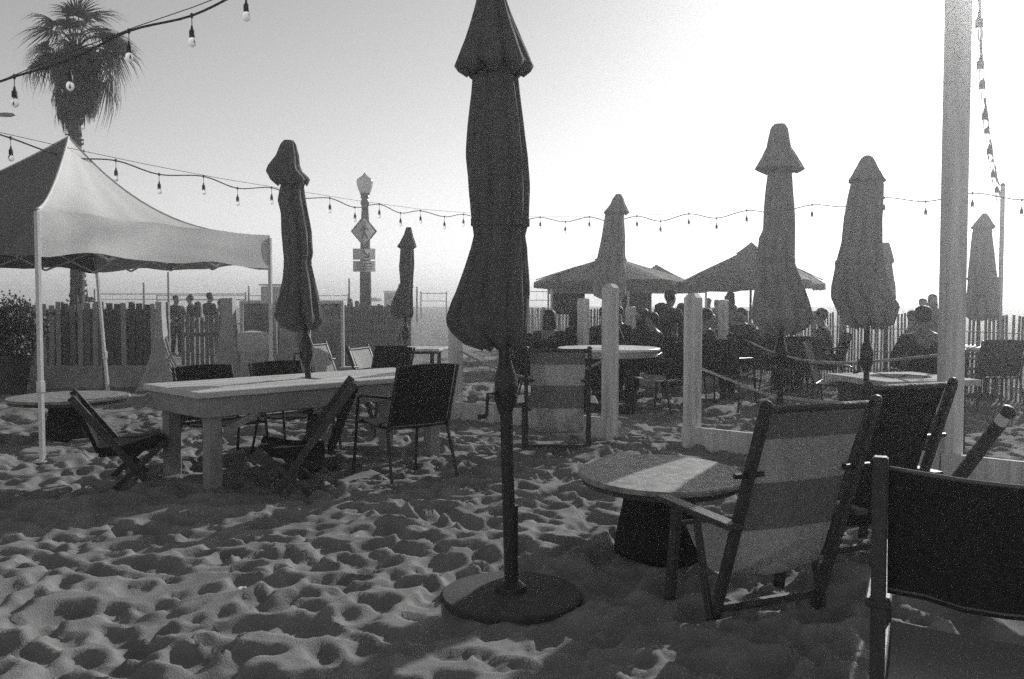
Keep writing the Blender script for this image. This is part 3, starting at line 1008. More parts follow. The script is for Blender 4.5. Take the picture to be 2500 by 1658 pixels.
# ------------------------------------------------------------------ white post and board fence
FA, FB = Vector((-.945, 10.7, 0)), Vector((3.41, 6.87, 0))
fd = (FB - FA).normalized()
frz = math.atan2(fd.y, fd.x)
fn = Vector((-fd.y, fd.x, 0))
def at_fence(px):
    k = (px - 1250) / FPX
    t = (k * FA.y - FA.x) / (fd.x - k * fd.y)
    return FA + fd * t
pf = thing('post_fence', at_fence(1500), 'white timber fence with square posts and a low board running to the right', 'fence')
O = at_fence(1500)
def fpost(px, top, wd=.135):
    p = at_fence(px) - O
    h = at(px, top, p.y + O.y).z
    m = MB().bbox((p.x, p.y, h / 2 - .12), (wd, wd, h + .24), frz, b=.012)
    po = m.build('post', M['wood_white'], pf)
    MB().add([Matrix.Rotation(frz, 3, 'Z') @ Vector(v) + Vector((p.x, p.y, h)) for v in
              ((-wd / 2 + .012, -wd / 2 + .012, .001), (wd / 2 - .012, -wd / 2 + .012, .001), (wd / 2 - .012, wd / 2 - .012, .001), (-wd / 2 + .012, wd / 2 - .012, .001),
               (-.03, -.03, .03), (.03, -.03, .03), (.03, .03, .03), (-.03, .03, .03))],
             [(0, 1, 5, 4), (1, 2, 6, 5), (2, 3, 7, 6), (3, 0, 4, 7), (4, 5, 6, 7)]).build('post_top', M['wood_white'], po)
fpost(1112, 800)
fpost(1490, 700)
fpost(1692, 724)
def fboard(p0, p1, h=.21):
    a, b = at_fence(p0) - O - fn * .09, at_fence(p1) - O - fn * .09
    MB().beam((a.x, a.y, h / 2 - .05), (b.x, b.y, h / 2 - .05), .045, h + .1).build('board', M['wood_white'], pf)
fboard(1030, 1300)
fboard(1304, 1500)
fboard(1680, 1962)
fboard(1966, 2310)
fboard(2314, 2800)

wp = at_fence(2324)
pole_t = thing('white_square_post', wp, 'tall white square post on the right running out of the frame', 'post')
MB().bbox((0, 0, 2.2), (.148, .148, 4.8), frz * 0 + R(3), b=.01).build('shaft', M['wood_white'], pole_t)
MB().bbox((0, 0, .02), (.26, .26, .05), R(3)).build('base_plate', M['dark_metal'], pole_t)

def rope(pts, label, rad=.013):
    pts = [Vector(p) for p in pts]
    # Catmull-Rom through the points
    out = []
    for i in range(len(pts) - 1):
        p0, p1, p2, p3 = pts[max(i - 1, 0)], pts[i], pts[i + 1], pts[min(i + 2, len(pts) - 1)]
        for k in range(8):
            t = k / 8
            out.append(0.5 * ((2 * p1) + (p2 - p0) * t + (2 * p0 - 5 * p1 + 4 * p2 - p3) * t * t + (3 * p1 - p0 - 3 * p2 + p3) * t ** 3))
    out.append(pts[-1])
    b0 = out[0].copy()
    o = MB().tube([p - b0 for p in out], rad, 8).build('rope', M['rope'], None, smooth=True)
    o.location = b0
    return tag(o, label, 'rope', 'ropes strung between white posts')
pA = at_fence(1112); pB = at_fence(1490)
rope([pA + Vector((.07, -.05, .80)), pA.lerp(pB, .3) + Vector((0, 0, .62)), pA.lerp(pB, .55) + Vector((0, 0, .55)), pA.lerp(pB, .8) + Vector((0, 0, .64)), pB + Vector((-.07, .03, .78))], 'rope hanging left of the tallest fence post behind the central umbrella')
rope([at(1768, 806, 14.3), at(1830, 835, 12.6), at(1900, 865, 11.2), at(2010, 885, 9.6), at(2150, 881, 8.2), at(2300, 866, 7.0)], 'long sagging rope ending at the tall white square post')
rope([at(1712, 900, 8.6), at(1800, 935, 8.3), at(1900, 968, 8.0), at(2100, 985, 7.5), at(2302, 975, 6.95)], 'lower sagging rope right of the second white fence post')

# deeper posts of the rope walk
for px, top, Yd, lab in ((1424, 728, 12.6, 'white post behind the round dining table, left of the tall fence post'), (1540, 748, 14.4, 'thin white post in the crowd behind the dining table'), (1766, 732, 14.4, 'white post where the long rope begins, by the walking person')):
    x = gx(px, Yd)
    h = at(px, top, Yd).z
    z0 = zt(x, Yd)
    o = MB().bbox((0, 0, (h - z0) / 2 - .05), (.135, .135, h - z0 + .1), frz, b=.014).build('rope_post', M['wood_white'])
    o.location = (x, Yd, z0)
    tag(o, lab, 'post', 'white posts further back')

# ------------------------------------------------------------------ slat fence (about 200 slats)
S0, S1 = Vector((.35, 29.0)), Vector((8.1, 9.3))
sf = thing('slat_fence', (S0.x, S0.y, zt(S0.x, S0.y)), 'long weathered wooden slat fence behind the tables on the right', 'fence')
sl_me = MB().bbox((0, 0, .6), (.040, .012, 1.25), b=.003).mesh('slat', M['wood_fence'])
nsl = 290
d2 = (S1 - S0)
arz = math.atan2(d2.y, d2.x)
for i in range(nsl):
    t = i / (nsl - 1)
    p = S0 + d2 * t
    o = link('slat', sl_me, sf, (p.x - S0.x, p.y - S0.y, zt(p.x, p.y) - zt(S0.x, S0.y) + (1.20 - 1.22) - zt(p.x, p.y) + rnd.uniform(-.02, .02)), arz + rnd.uniform(-.25, .25))
    o.rotation_euler = (rnd.uniform(-.02, .02), rnd.uniform(-.02, .02), arz + rnd.uniform(-.2, .2))
for zz in (.25, .62, 1.0):
    MB().tube([(0, 0, zz + .1), (d2.x * .5, d2.y * .5, zz + .1), (d2.x, d2.y, zz + .1)], .008, 6).build('wire', M['steel'], sf)
for t in (0.0, .09, .2, .33, .455, .57, .665, .7, .8, .9, 1.0):
    p = d2 * t
    MB().bbox((p.x - .06, p.y, .62), (.07, .07, 1.5), arz).build('fence_post', M['wood_fence'], sf)

# ------------------------------------------------------------------ left side: flared concrete ends, low wall, windscreens
YB = 14.2
def low_wall(p0, p1, h, label, Yd=YB):
    x0, x1 = gx(p0, Yd), gx(p1, Yd)
    w_ = thing('low_wall', ((x0 + x1) / 2, Yd, zt(0, Yd)), label, 'wall', 'low concrete walls at the back left')
    n = max(1, int((x1 - x0) / 1.1))
    for k in range(n):
        a = x0 + (x1 - x0) * k / n - (x0 + x1) / 2
        b = x0 + (x1 - x0) * (k + 1) / n - (x0 + x1) / 2
        MB().bbox(((a + b) / 2, 0, h / 2 - .1), (b - a - .012, .22, h + .2), b=.015).build('block', M['concrete'], w_)
    return w_
low_wall(-120, 446, .36, 'low pale concrete wall under the dark windscreen')
low_wall(548, 905, .34, 'low pale concrete wall behind the wooden table')

def flared_end(px, wt, wb, top, label):
    x = gx(px, YB)
    h = at(px, top, YB).z
    k = YB / FPX
    b = MB()
    n = 14
    g = []
    for i in range(n + 1):
        t = i / n
        f = t ** 2.6
        hw = (wt + (wb - wt) * f) * k / 2
        hd = .09 + .16 * f
        z = h * (1 - t) - .05 * t
        g.append([(-hw, -hd, z), (hw, -hd, z), (hw, hd, z), (-hw, hd, z)])
    b.sheet(g, closed_u=True)
    b.f.append((0, 1, 2, 3))
    o = b.build('flared_pillar', M['concrete'], None, smooth=True, angle=40)
    o.location = (x, YB - .32, 0)
    return tag(o, label, 'pillar', 'flared concrete pillars at the beach entrance')
flared_end(412, 14, 110, 737, 'flared concrete pillar at the left side of the picket gap')
flared_end(574, 26, 128, 728, 'flared concrete pillar at the right side of the picket gap')
flared_end(28, 24, 150, 800, 'flared concrete pillar under the dark shrub at far left')
flared_end(716, 34, 170, 800, 'flared concrete pillar behind the umbrella over the wooden table')

def windscreen(p0, p1, top, low, label, npan, mt, frame='wood_white', Yd=YB + .05):
    x0, x1 = gx(p0, Yd), gx(p1, Yd)
    w_ = thing('windscreen', ((x0 + x1) / 2, Yd, 0), label, 'fence', 'cloth windscreens at the back left')
    zt_, zl = at(p0, top, Yd).z, at(p0, low, Yd).z
    cx = (x0 + x1) / 2
    for k in range(npan):
        a, b = x0 + (x1 - x0) * k / npan - cx, x0 + (x1 - x0) * (k + 1) / npan - cx
        g = [[(a + .03 + (b - a - .06) * j / 10, .01 * math.sin(j * 1.3 + i * .9 + k), zl + (zt_ - zl) * i / 8) for j in range(11)] for i in range(9)]
        MB().slab(g, .008).build('cloth_panel', M[mt], w_, smooth=True, angle=40)
    for k in range(npan + 1):
        a = x0 + (x1 - x0) * k / npan - cx
        MB().bbox((a, 0, zt_ / 2), (.05, .05, zt_ + .02)).build('post', M[frame], w_)
    MB().bbox((0, 0, zt_ + .025), (x1 - x0 + .05, .06, .05)).build('top_rail', M[frame], w_)
    return w_
def board_fence(p0, p1, top, low, label, n, Yd):
    x0, x1 = gx(p0, Yd), gx(p1, Yd)
    w_ = thing('board_fence', ((x0 + x1) / 2, Yd, 0), label, 'fence')
    h, l_ = at(p0, top, Yd).z, at(p0, low, Yd).z
    cx = (x0 + x1) / 2
    st_ = (x1 - x0) / n
    bm_ = [MB().bbox((0, 0, (h + l_) / 2), (st_ * k_, .02, h - l_), b=.004).mesh('board', M[m_]) for k_, m_ in ((.80, 'wood_fence'), (.72, 'board_grey'), (.84, 'board_dark'), (.78, 'wood_fence'), (.66, 'board_grey'))]
    for i in range(n):
        o = link('board', bm_[rnd.randrange(5)], w_, (x0 + st_ * (i + .5) - cx + rnd.uniform(-.01, .01), rnd.uniform(-.006, .006), rnd.uniform(-.05, .03)))
        o.rotation_euler = (0, rnd.uniform(-.012, .012), 0)
    for zz in (l_ + .12, (h + l_) / 2, h - .14):
        MB().bbox((0, .03, zz), (x1 - x0, .035, .09)).build('rail', M['wood_fence'], w_)
    for k_ in range(5):
        MB().bbox((x0 - cx + (x1 - x0) * k_ / 4, .09, h / 2), (.08, .08, h + .04)).build('post', M['wood_fence'], w_)
    g = [[(x0 - cx + (x1 - x0) * j / 30, .15 + .02 * math.sin(j * 1.9 + i), l_ + (h - .1 - l_) * i / 6) for j in range(31)] for i in range(7)]
    MB().slab(g, .006).build('shade_cloth', M['mesh_pale'], w_, smooth=True)
    return w_
board_fence(60, 402, 740, 905, 'weathered board fence over a low wall behind the tent legs', 19, YB + .05)
windscreen(590, 836, 742, 905, 'pale cloth windscreen with a timber frame behind the closed umbrella', 3, 'mesh_pale')

# weathered picket gate in the gap, and the picket run right of the windscreen
def pickets(px0, px1, n, top, Yd, label, mt, wpk):
    x0, x1 = gx(px0, Yd), gx(px1, Yd)
    z0 = zt(0, Yd)
    t = thing('picket_fence', ((x0 + x1) / 2, Yd, z0), label, 'fence', 'picket fences at the back left')
    cx = (x0 + x1) / 2
    h = at(px0, top, Yd).z - z0
    pm = MB().bbox((0, 0, h / 2), (wpk, .018, h + .04), b=.004).mesh('picket', M[mt])
    for i in range(n):
        o = link('picket', pm, t, (x0 + (x1 - x0) * i / (n - 1) - cx, 0, rnd.uniform(-.03, .03)), rnd.uniform(-.1, .1))
    for zz in (.25, .85):
        MB().bbox((0, .024, zz), (x1 - x0, .028, .07)).build('rail', M[mt], t)
    return t
pickets(446, 540, 9, 775, YB + .3, 'open picket gate between the flared pillars', 'wood_fence', .06)
pickets(842, 1000, 22, 748, 16.5, 'dark picket fence below the lamp post signs', 'wood_fence', .055)

# white sack-like bin beside the right pillar
bx_ = thing('covered_bin', (gx(618, 13.4), 13.4, 0), 'pale covered bin standing by the right flared pillar', 'bin')
MB().lathe([(.15, -.02), (.19, .1), (.20, .62)], 20).build('drum', M['concrete'], bx_, smooth=True, angle=40)
MB().lathe([(.20, .60), (.235, .66), (.235, .86), (.20, .93), (.06, .95)], 20).build('cover', M['cloth_pale'], bx_, smooth=True, angle=40)

# ------------------------------------------------------------------ lamp post with signs
YL = 29.0
zl = zt(0, YL)
lx = gx(893, YL)
lamp = thing('lamp_post', (lx, YL, zl), 'concrete lamp post with acorn globe and three traffic signs', 'street lamp')
def lz(py):
    return at(893, py, YL).z - zl
k = YL / FPX
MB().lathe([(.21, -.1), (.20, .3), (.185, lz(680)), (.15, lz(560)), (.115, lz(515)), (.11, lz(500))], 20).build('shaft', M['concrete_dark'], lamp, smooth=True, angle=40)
MB().lathe([(.11, lz(503)), (.15, lz(497)), (.13, lz(490)), (.105, lz(486)), (.15, lz(482)), (.13, lz(478)), (.17, lz(472))], 20).build('collar', M['dark_metal'], lamp, smooth=True, angle=40)
gl = MB().lathe([(.15, lz(474)), (.22, lz(462)), (.272, lz(446)), (.255, lz(438)), (.10, lz(430)), (.02, lz(423))], 24).build('globe', M['lamp_glass'], lamp, smooth=True, angle=50)
MB().lathe([(.06, lz(432)), (.05, lz(428)), (.015, lz(421))], 12).build('finial', M['dark_metal'], gl)
ys_ = -.24
hs = 32 * k
cz = lz(566)
dia = MB().add([(-hs, ys_, cz), (0, ys_, cz - hs * 1.2), (hs, ys_, cz), (0, ys_, cz + hs * 1.2), (-hs, ys_ + .01, cz), (0, ys_ + .01, cz - hs * 1.2), (hs, ys_ + .01, cz), (0, ys_ + .01, cz + hs * 1.2)],
               [(0, 1, 2, 3), (7, 6, 5, 4), (0, 4, 5, 1), (1, 5, 6, 2), (2, 6, 7, 3), (3, 7, 4, 0)]).build('warning_sign', M['sign_pale'], lamp)
bd = MB()
cor = [Vector((-hs, 0, 0)), Vector((0, 0, -hs * 1.2)), Vector((hs, 0, 0)), Vector((0, 0, hs * 1.2))]
for i in range(4):
    a, b = cor[i] * .93, cor[(i + 1) % 4] * .93
    bd.beam(a + Vector((0, ys_ - .006, cz)), b + Vector((0, ys_ - .006, cz)), .006, .045, up=(0, 0, 1))
bd.build('sign_border', M['sign_dark'], dia)
sy = MB()
f_ = lambda x, z: Vector((x, ys_ - .008, cz + z))
for a, b, ww in ((f_(.02, .20), f_(.0, -.06), .09), (f_(.0, -.05), f_(-.09, -.24), .055), (f_(.01, -.05), f_(.12, -.25), .055), (f_(.02, .15), f_(-.12, .0), .04), (f_(.02, .15), f_(.14, .02), .04)):
    sy.beam(a, b, ww, .004, up=(0, 1, 0), bev=.001)
sy.lathe([(.0, -.05), (.045, -.02), (.045, .02), (0, .05)], 12, (.03, ys_ - .008, cz + .28), .1)
sy.build('walking_figure', M['sign_dark'], dia)
for (t0, t1, kind) in ((608, 635, 'arrow'), (638, 664, 'text')):
    z0, z1 = lz(t1), lz(t0)
    s = MB().bbox((0, ys_, (z0 + z1) / 2), (54 * k, .012, z1 - z0), b=.003).build('plate_sign', M['sign_pale'], lamp)
    a = MB()
    if kind == 'arrow':
        zc = (z0 + z1) / 2
        a.beam((-.06, ys_ - .01, zc + .10), (.14, ys_ - .01, zc - .08), .05, .004, up=(0, 1, 0), bev=.001)
        a.beam((.16, ys_ - .01, zc - .10), (.16, ys_ - .01, zc + .04), .045, .004, up=(0, 1, 0), bev=.001)
        a.beam((.16, ys_ - .01, zc - .10), (.0, ys_ - .01, zc - .10), .045, .004, up=(0, 1, 0), bev=.001)
        a.build('arrow', M['sign_dark'], s)
    else:
        for q_ in range(3):
            zc = z0 + (z1 - z0) * (.25 + .25 * q_)
            a.beam((-.24, ys_ - .009, zc), (.26, ys_ - .009, zc), .03, .003, up=(0, 1, 0), bev=.001)
        a.build('worn_lettering', M['sign_dark'], s)

# street light head at the left edge
sl = thing('street_light', (gx(-260, 30), 30, zt(0, 30)), 'street light arm with flat head reaching in from the left edge', 'street lamp')
b0 = Vector((gx(-260, 30), 30, zt(0, 30)))
hp = at(14, 281, 30) - b0
MB().tube([(0, 0, 0), (0, 0, hp.z - .7)], [.11, .06], 12).build('mast', M['concrete_dark'], sl)
MB().tube([(0, 0, hp.z - .7), (.8, 0, hp.z - .1), hp + Vector((-.3, 0, .02))], [.055, .05, .035], 10).build('arm', M['concrete_dark'], sl, smooth=True)
MB().lathe([(.0, -.07), (.22, -.05), (.34, .0), (.24, .06), (.0, .09)], 20, tuple(hp), .45).build('lamp_head', M['dark_metal'], sl, smooth=True)

# ------------------------------------------------------------------ palm
YPm = 20.0
pb0 = Vector((gx(180, YPm), YPm, zt(0, YPm)))
palm = thing('palm_tree', pb0, 'tall fan palm with a shaggy skirt of dead leaves behind the tent', 'palm tree')
cr_ = at(186, 108, YPm) - pb0
b = MB()
pts, rads = [], []
nT = 60
for i in range(nT + 1):
    t = i / nT
    pts.append(Vector((cr_.x * t + .05 * math.sin(t * 5), 0, -.2 + (cr_.z + .1) * t)))
    rads.append((.155 - .03 * t) * (1 + .08 * (i % 2)) + .03 * max(0, 1 - t * 8))
b.tube(pts, rads, 16)
rr = random.Random(3)
trk = b.build('trunk', M['trunk'], palm, smooth=True, angle=30)
bt = MB()
for i in range(420):                                   # old leaf bases standing off the trunk
    t = rr.random() ** .9
    z = -.1 + (cr_.z - 1.0) * t
    a = rr.uniform(0, 6.28)
    r0 = .14 - .03 * t
    c = Vector((cr_.x * t + .05 * math.sin(t * 5), 0, z))
    d = Vector((math.cos(a), math.sin(a), 0))
    s = Vector((-math.sin(a), math.cos(a), 0))
    ln = rr.uniform(.04, .11)
    bt.add([c + d * r0 + s * .035, c + d * r0 - s * .035, c + d * (r0 + ln) - s * .012 + Vector((0, 0, rr.uniform(-.05, .10))), c + d * (r0 + ln) + s * .012 + Vector((0, 0, rr.uniform(-.05, .10)))], [(0, 1, 2, 3)])
ob = bt.build('leaf_bases', M['trunk'], trk)
ob['kind'] = 'stuff'
sk = MB()
for i in range(1500):                                  # hanging skirt of dead leaves
    a = rr.uniform(0, 6.28)
    f = rr.random()
    z = cr_.z - .05 - f * 1.30
    ln = rr.uniform(.22, .5)
    r0 = .30 + .19 * math.sin(min(1, f * 1.05 + .1) * math.pi * .82) + rr.uniform(-.10, .03)
    if math.cos(a) < -.3 and f > .55:
        z -= .18
    p = Vector((cr_.x + math.cos(a) * r0, math.sin(a) * r0, z))
    q_ = p + Vector((math.cos(a) * rr.uniform(-.06, .05), math.sin(a) * rr.uniform(-.06, .05), -ln))
    s = Vector((-math.sin(a), math.cos(a), 0)) * rr.uniform(.010, .034)
    m_ = p.lerp(q_, .45) + Vector((math.cos(a), math.sin(a), 0)) * rr.uniform(-.02, .05)
    sk.add([p - s * .4, p + s * .4, m_ + s, m_ - s, q_], [(0, 1, 2, 3), (3, 2, 4)])
o = sk.build('dead_leaf_skirt', M['dead_frond'], palm)
o['kind'] = 'stuff'

def fan_mesh(seed, droop):
    r_ = random.Random(seed)
    b = MB()
    Lp = r_.uniform(.50, .72)
    pp = [Vector((Lp * t, 0, .10 * math.sin(t * 2.2) - droop * .3 * t * t)) for t in [i / 6 for i in range(7)]]
    b.tube(pp, [.022, .018, .016, .014, .013, .012, .010], 5)
    o_ = pp[-1]
    dirx = (pp[-1] - pp[-2]).normalized()
    upv = Vector((-dirx.z, 0, dirx.x))
    nl = 30
    for i in range(nl):
        a = R(-118) + R(236) * i / (nl - 1) + r_.uniform(-.05, .05)
        ln = (.50 + .16 * math.cos(a * .6)) * r_.uniform(.8, 1.12)
        d = dirx * math.cos(a) + Vector((0, 1, 0)) * math.sin(a)
        s = (dirx * -math.sin(a) + Vector((0, 1, 0)) * math.cos(a))
        fold = upv * (.08 + .05 * math.cos(a))
        k1 = r_.uniform(.6, 1.5)
        p1 = o_ + d * ln * .45 + fold * .4 - Vector((0, 0, droop * .03))
        p2 = o_ + d * ln * .74 + fold * .3 - Vector((0, 0, (.05 + droop * .14) * k1))
        p3 = o_ + d * ln * .84 - Vector((0, 0, (.18 + droop * .34) * k1))
        w0, w1, w2 = .008, .020, .011
        b.add([o_ - s * w0, o_ + s * w0, p1 + s * w1, p1 - s * w1, p2 + s * w2, p2 - s * w2, p3], [(0, 1, 2, 3), (3, 2, 4, 5), (5, 4, 6)])
    return b.mesh('frond', M['frond'])
fans = [fan_mesh(20 + i, (.25, .8, 1.25, .6, 1.1, .9)[i]) for i in range(6)]
N = 36
for i in range(N):
    t = i / (N - 1)
    a = i * 2.39996 + rr.uniform(-.5, .5)
    el = R(76) - R(100) * (t ** .9) + rr.uniform(-.22, .22)
    if t > .35 and math.sin(a) < -.35 and i % 3:
        continue
    o = link('frond', fans[i % 6], palm, (cr_.x + .08 * math.cos(a), .08 * math.sin(a), cr_.z - .30 * t + .05))
    s = rr.uniform(.72, 1.05)
    o.scale = (s, s, s)
    o.rotation_euler = (rr.uniform(-.5, .5), -el, a)

# ------------------------------------------------------------------ shrub at the left edge
shb = thing('shrub', (gx(20, 13.0), 13.0, 0), 'dense dark round shrub at the left edge behind the tent leg', 'shrub')
b = MB()
for i in range(5200):
    a, c = rr.uniform(0, 6.28), rr.uniform(-1, 1)
    rad = rr.random() ** .4
    s = math.sqrt(1 - c * c)
    lump = 1 + .18 * math.sin(a * 3 + c * 4) + .12 * math.sin(a * 7)
    p = Vector((math.cos(a) * s * .5 * rad * lump, math.sin(a) * s * .5 * rad * lump, 1.0 + c * .46 * rad * lump))
    d = Vector((rr.gauss(0, 1), rr.gauss(0, 1), rr.gauss(.4, 1))).normalized()
    t = d.cross(Vector((rr.gauss(0, 1), rr.gauss(0, 1), rr.gauss(0, 1)))).normalized()
    l_, w_ = rr.uniform(.03, .06), rr.uniform(.012, .022)
    b.add([p, p + d * l_ * .5 + t * w_, p + d * l_, p + d * l_ * .5 - t * w_], [(0, 1, 2, 3)])
o = b.build('foliage', M['leaf'], shb)
b = MB()
for k_ in range(7):
    a = k_ * .9
    b.tube([(0, 0, .1), (.1 * math.cos(a), .1 * math.sin(a), .6), (.26 * math.cos(a), .26 * math.sin(a), 1.05)], [.025, .016, .006], 6)
b.build('stems', M['trunk'], shb)
MB().lathe([(.2, -.05), (.24, .2), (.30, .58), (.27, .60)], 24).build('pot', M['concrete_dark'], shb, smooth=True, angle=40)

# ------------------------------------------------------------------ string lights
bulb_sock = MB().lathe([(.0195, -.055), (.021, -.05), (.021, -.01), (.012, .0), (.006, .03)], 10).mesh('socket', M['cable'], True)
bulb_glass = MB().lathe([(.004, -.125), (.022, -.115), (.029, -.092), (.024, -.07), (.016, -.053)], 12).mesh('bulb', M['glass'], True)
def string_lights(label, P, n, scallop=.10, drop=.11, wire=True, s=1.0, phase=0.0):
    """P: way points of the support wire; n bulbs spread along"""
    P = [Vector(p) for p in P]
    seg = [0]
    for i in range(len(P) - 1):
        seg.append(seg[-1] + (P[i + 1] - P[i]).length)
    T = seg[-1]
    def pos(u):
        d = u * T
        i = min(max(0, int(np.searchsorted(seg, d)) - 1), len(P) - 2)
        return P[i].lerp(P[i + 1], (d - seg[i]) / (seg[i + 1] - seg[i]))
    o0 = P[0].copy()
    st_ = thing('string_lights', o0, label, 'string lights', 'strings of bulbs across the sky')
    if wire:
        MB().tube([p - o0 for p in P], .0035 * s, 5).build('support_wire', M['cable'], st_)
    rj = random.Random(int(T * 100))
    off = [abs(math.sin((i + phase) * math.pi / 2)) * .9 + rj.uniform(0, .3) for i in range(n)]
    us = [(i + .5 + rj.uniform(-.06, .06)) / n for i in range(n)]
    hang = [pos(us[i]) - Vector((0, 0, scallop * off[i] + .01)) for i in range(n)]
    cable = [pos(0)]
    ctrl = [pos(0)] + hang + [pos(1)]
    out = []
    for i in range(len(ctrl) - 1):
        p0, p1, p2, p3 = ctrl[max(i - 1, 0)], ctrl[i], ctrl[i + 1], ctrl[min(i + 2, len(ctrl) - 1)]
        for k_ in range(5):
            t = k_ / 5
            out.append(0.5 * ((2 * p1) + (p2 - p0) * t + (2 * p0 - 5 * p1 + 4 * p2 - p3) * t * t + (3 * p1 - p0 - 3 * p2 + p3) * t ** 3))
    out.append(ctrl[-1])
    MB().tube([p - o0 for p in out], .0085 * s, 6).build('cable', M['cable'], st_, smooth=True)
    for h in hang:
        p = h - o0
        so = link('socket', bulb_sock, st_, p - Vector((0, 0, drop)))
        so.scale = (s, s, s)
        link('bulb', bulb_glass, so)
        MB().tube([p, p - Vector((0, 0, drop - .02))], .003 * s, 4).build('drop_cord', M['cable'], st_)
        MB().lathe([(.004, -.02), (.012, -.012), (.012, .012), (.004, .02)], 8, tuple(p)).build('clip', M['cable'], st_)
    return st_
def along(pix, D):
    return [at(px, py, d) for (px, py), d in zip(pix, D)]
string_lights('long string of bulbs from the left edge to behind the central umbrella',
    along([(-60, 310), (180, 364), (360, 402), (540, 436), (700, 462), (860, 488), (1020, 510), (1242, 528)], [8.6, 9.6, 10.5, 11.6, 12.8, 14.2, 15.9, 18.5]), 17, scallop=.09)
string_lights('string of bulbs from behind the central umbrella to the right edge',
    along([(1242, 528), (1420, 528), (1600, 524), (1780, 514), (1960, 498), (2180, 474), (2340, 466), (2560, 462)], [18.5, 17.2, 15.8, 14.6, 13.4, 12.2, 11.5, 10.6]), 17, scallop=.10, phase=1)
string_lights('near string of bulbs slanting up past the palm at top left',
    along([(-34, 212), (150, 136), (330, 66), (470, 18), (620, -40), (822, -150)], [6.6, 6.55, 6.5, 6.45, 6.4, 6.35]), 6, scallop=.045, drop=.10)
string_lights('steep string of bulbs near the metal pole at top right',
    along([(2440, 452), (2425, 380), (2412, 290), (2400, 180), (2394, 60), (2390, -60)], [13.0, 10.6, 8.8, 7.4, 6.3, 5.5]), 11, scallop=.05, s=1.2, wire=False)
mp_ = thing('metal_pole', (gx(2441, 13.05), 13.05, 0), 'thin metal pole holding string lights at the right edge', 'pole')
MB().tube([(0, 0, -.1), (-.0, 0, at(2441, 455, 13.05).z)], .033, 14).build('shaft', M['steel'], mp_, smooth=True, angle=40)
MB().lathe([(.036, 0), (.036, .03), (.01, .05)], 12, (0, 0, at(2441, 455, 13.05).z)).build('cap', M['dark_metal'], mp_)
mp2 = thing('thin_metal_pole', (gx(1243, 18.5), 18.5, zt(0, 18.5)), 'thin metal pole for string lights hidden behind the central umbrella', 'pole')
MB().tube([(0, 0, -.1), (0, 0, at(1243, 526, 18.5).z - zt(0, 18.5))], .03, 12).build('shaft', M['steel'], mp2, smooth=True, angle=40)

# ------------------------------------------------------------------ volleyball nets, huts and far things
def net(p0, p1, Yd, top, low, label):
    x0, x1 = gx(p0, Yd), gx(p1, Yd)
    z0 = zt(0, Yd)
    n_ = thing('volleyball_net', ((x0 + x1) / 2, Yd, z0), label, 'net', 'volleyball nets on the far beach')
    cx = (x0 + x1) / 2
    ht, hl = at(p0, top, Yd).z - z0, at(p0, low, Yd).z - z0
    for x in (x0, x1):
        MB().tube([(x - cx, 0, -.2), (x - cx, 0, ht + .15)], .055, 8).build('net_post', M['dark_metal'], n_)
    MB().bbox((0, 0, ht), (x1 - x0, .02, .07)).build('top_tape', M['cloth_mid'], n_)
    MB().bbox((0, 0, hl), (x1 - x0, .02, .05)).build('bottom_tape', M['cloth_mid'], n_)
    g = MB()
    m_ = int((x1 - x0) / .5)
    for i in range(1, m_):
        x = x0 - cx + (x1 - x0) * i / m_
        g.bbox((x, 0, (ht + hl) / 2), (.012, .012, ht - hl), b=.002)
    o = g.build('netting', M['cloth_mid'], n_)
    o['kind'] = 'stuff'
net(240, 600, 62, 718, 731, 'volleyball net on the beach left of the closed umbrella')
net(384, 850, 75, 722, 733, 'more distant volleyball net behind the umbrella over the table')
net(1028, 1090, 70, 716, 735, 'small volleyball net left of the central umbrella')
net(1170, 1345, 66, 712, 733, 'volleyball net right of the central umbrella')
for px, top, Yd, lab in ((352, 690, 50, 'dark mast on the beach behind the volleyball net'), (412, 664, 48, 'taller mast on the beach beside the tent edge'), (608, 698, 55, 'short mast left of the beach hut'), (853, 680, 52, 'thin mast left of the lamp post'), (1018, 700, 58, 'short mast right of the small umbrella'), (232, 706, 55, 'short mast left of the far net')):
    x = gx(px, Yd)
    h = at(px, top, Yd).z - zt(0, Yd)
    o = MB().tube([(0, 0, -.2), (0, 0, h)], [.07, .05], 8).build('mast', M['dark_metal'])
    o.location = (x, Yd, zt(0, Yd))
    tag(o, lab, 'mast', 'masts on the far beach')
def hut(px0, px1, top, Yd, label):
    x0, x1 = gx(px0, Yd), gx(px1, Yd)
    z0 = zt(0, Yd)
    h = at(px0, top, Yd).z - z0
    t = thing('lifeguard_hut', ((x0 + x1) / 2, Yd, z0), label, 'hut', 'lifeguard huts on the far beach')
    w_ = x1 - x0
    MB().bbox((0, 0, h * .66), (w_, w_ * .8, h * .62), b=.02).build('cabin', M['far_dark'], t)
    MB().bbox((0, 0, h + .03), (w_ * 1.12, w_ * .95, .08), b=.02).build('roof', M['concrete_dark'], t)
    MB().bbox((0, 0, h * .34), (w_ * 1.2, w_, .08)).build('deck', M['concrete_dark'], t)
    for sx in (-1, 1):
        for sy in (-1, 1):
            MB().bbox((sx * w_ * .4, sy * w_ * .3, h * .15), (.12, .12, h * .36)).build('stilt', M['concrete_dark'], t)
    MB().bbox((w_ * .1, -w_ * .4 - .012, h * .72), (w_ * .5, .02, h * .25)).build('window', M['cloth_mid'], t)
hut(645, 712, 697, 60, 'lifeguard hut partly behind the umbrella over the table')
hut(940, 972, 712, 80, 'small lifeguard hut left of the small closed umbrella')
fu = thing('far_parasol', (gx(914, 90), 90, zt(0, 90)), 'tiny open parasol far off between lamp post and small hut', 'umbrella')
za = at(914, 726, 90).z - zt(0, 90)
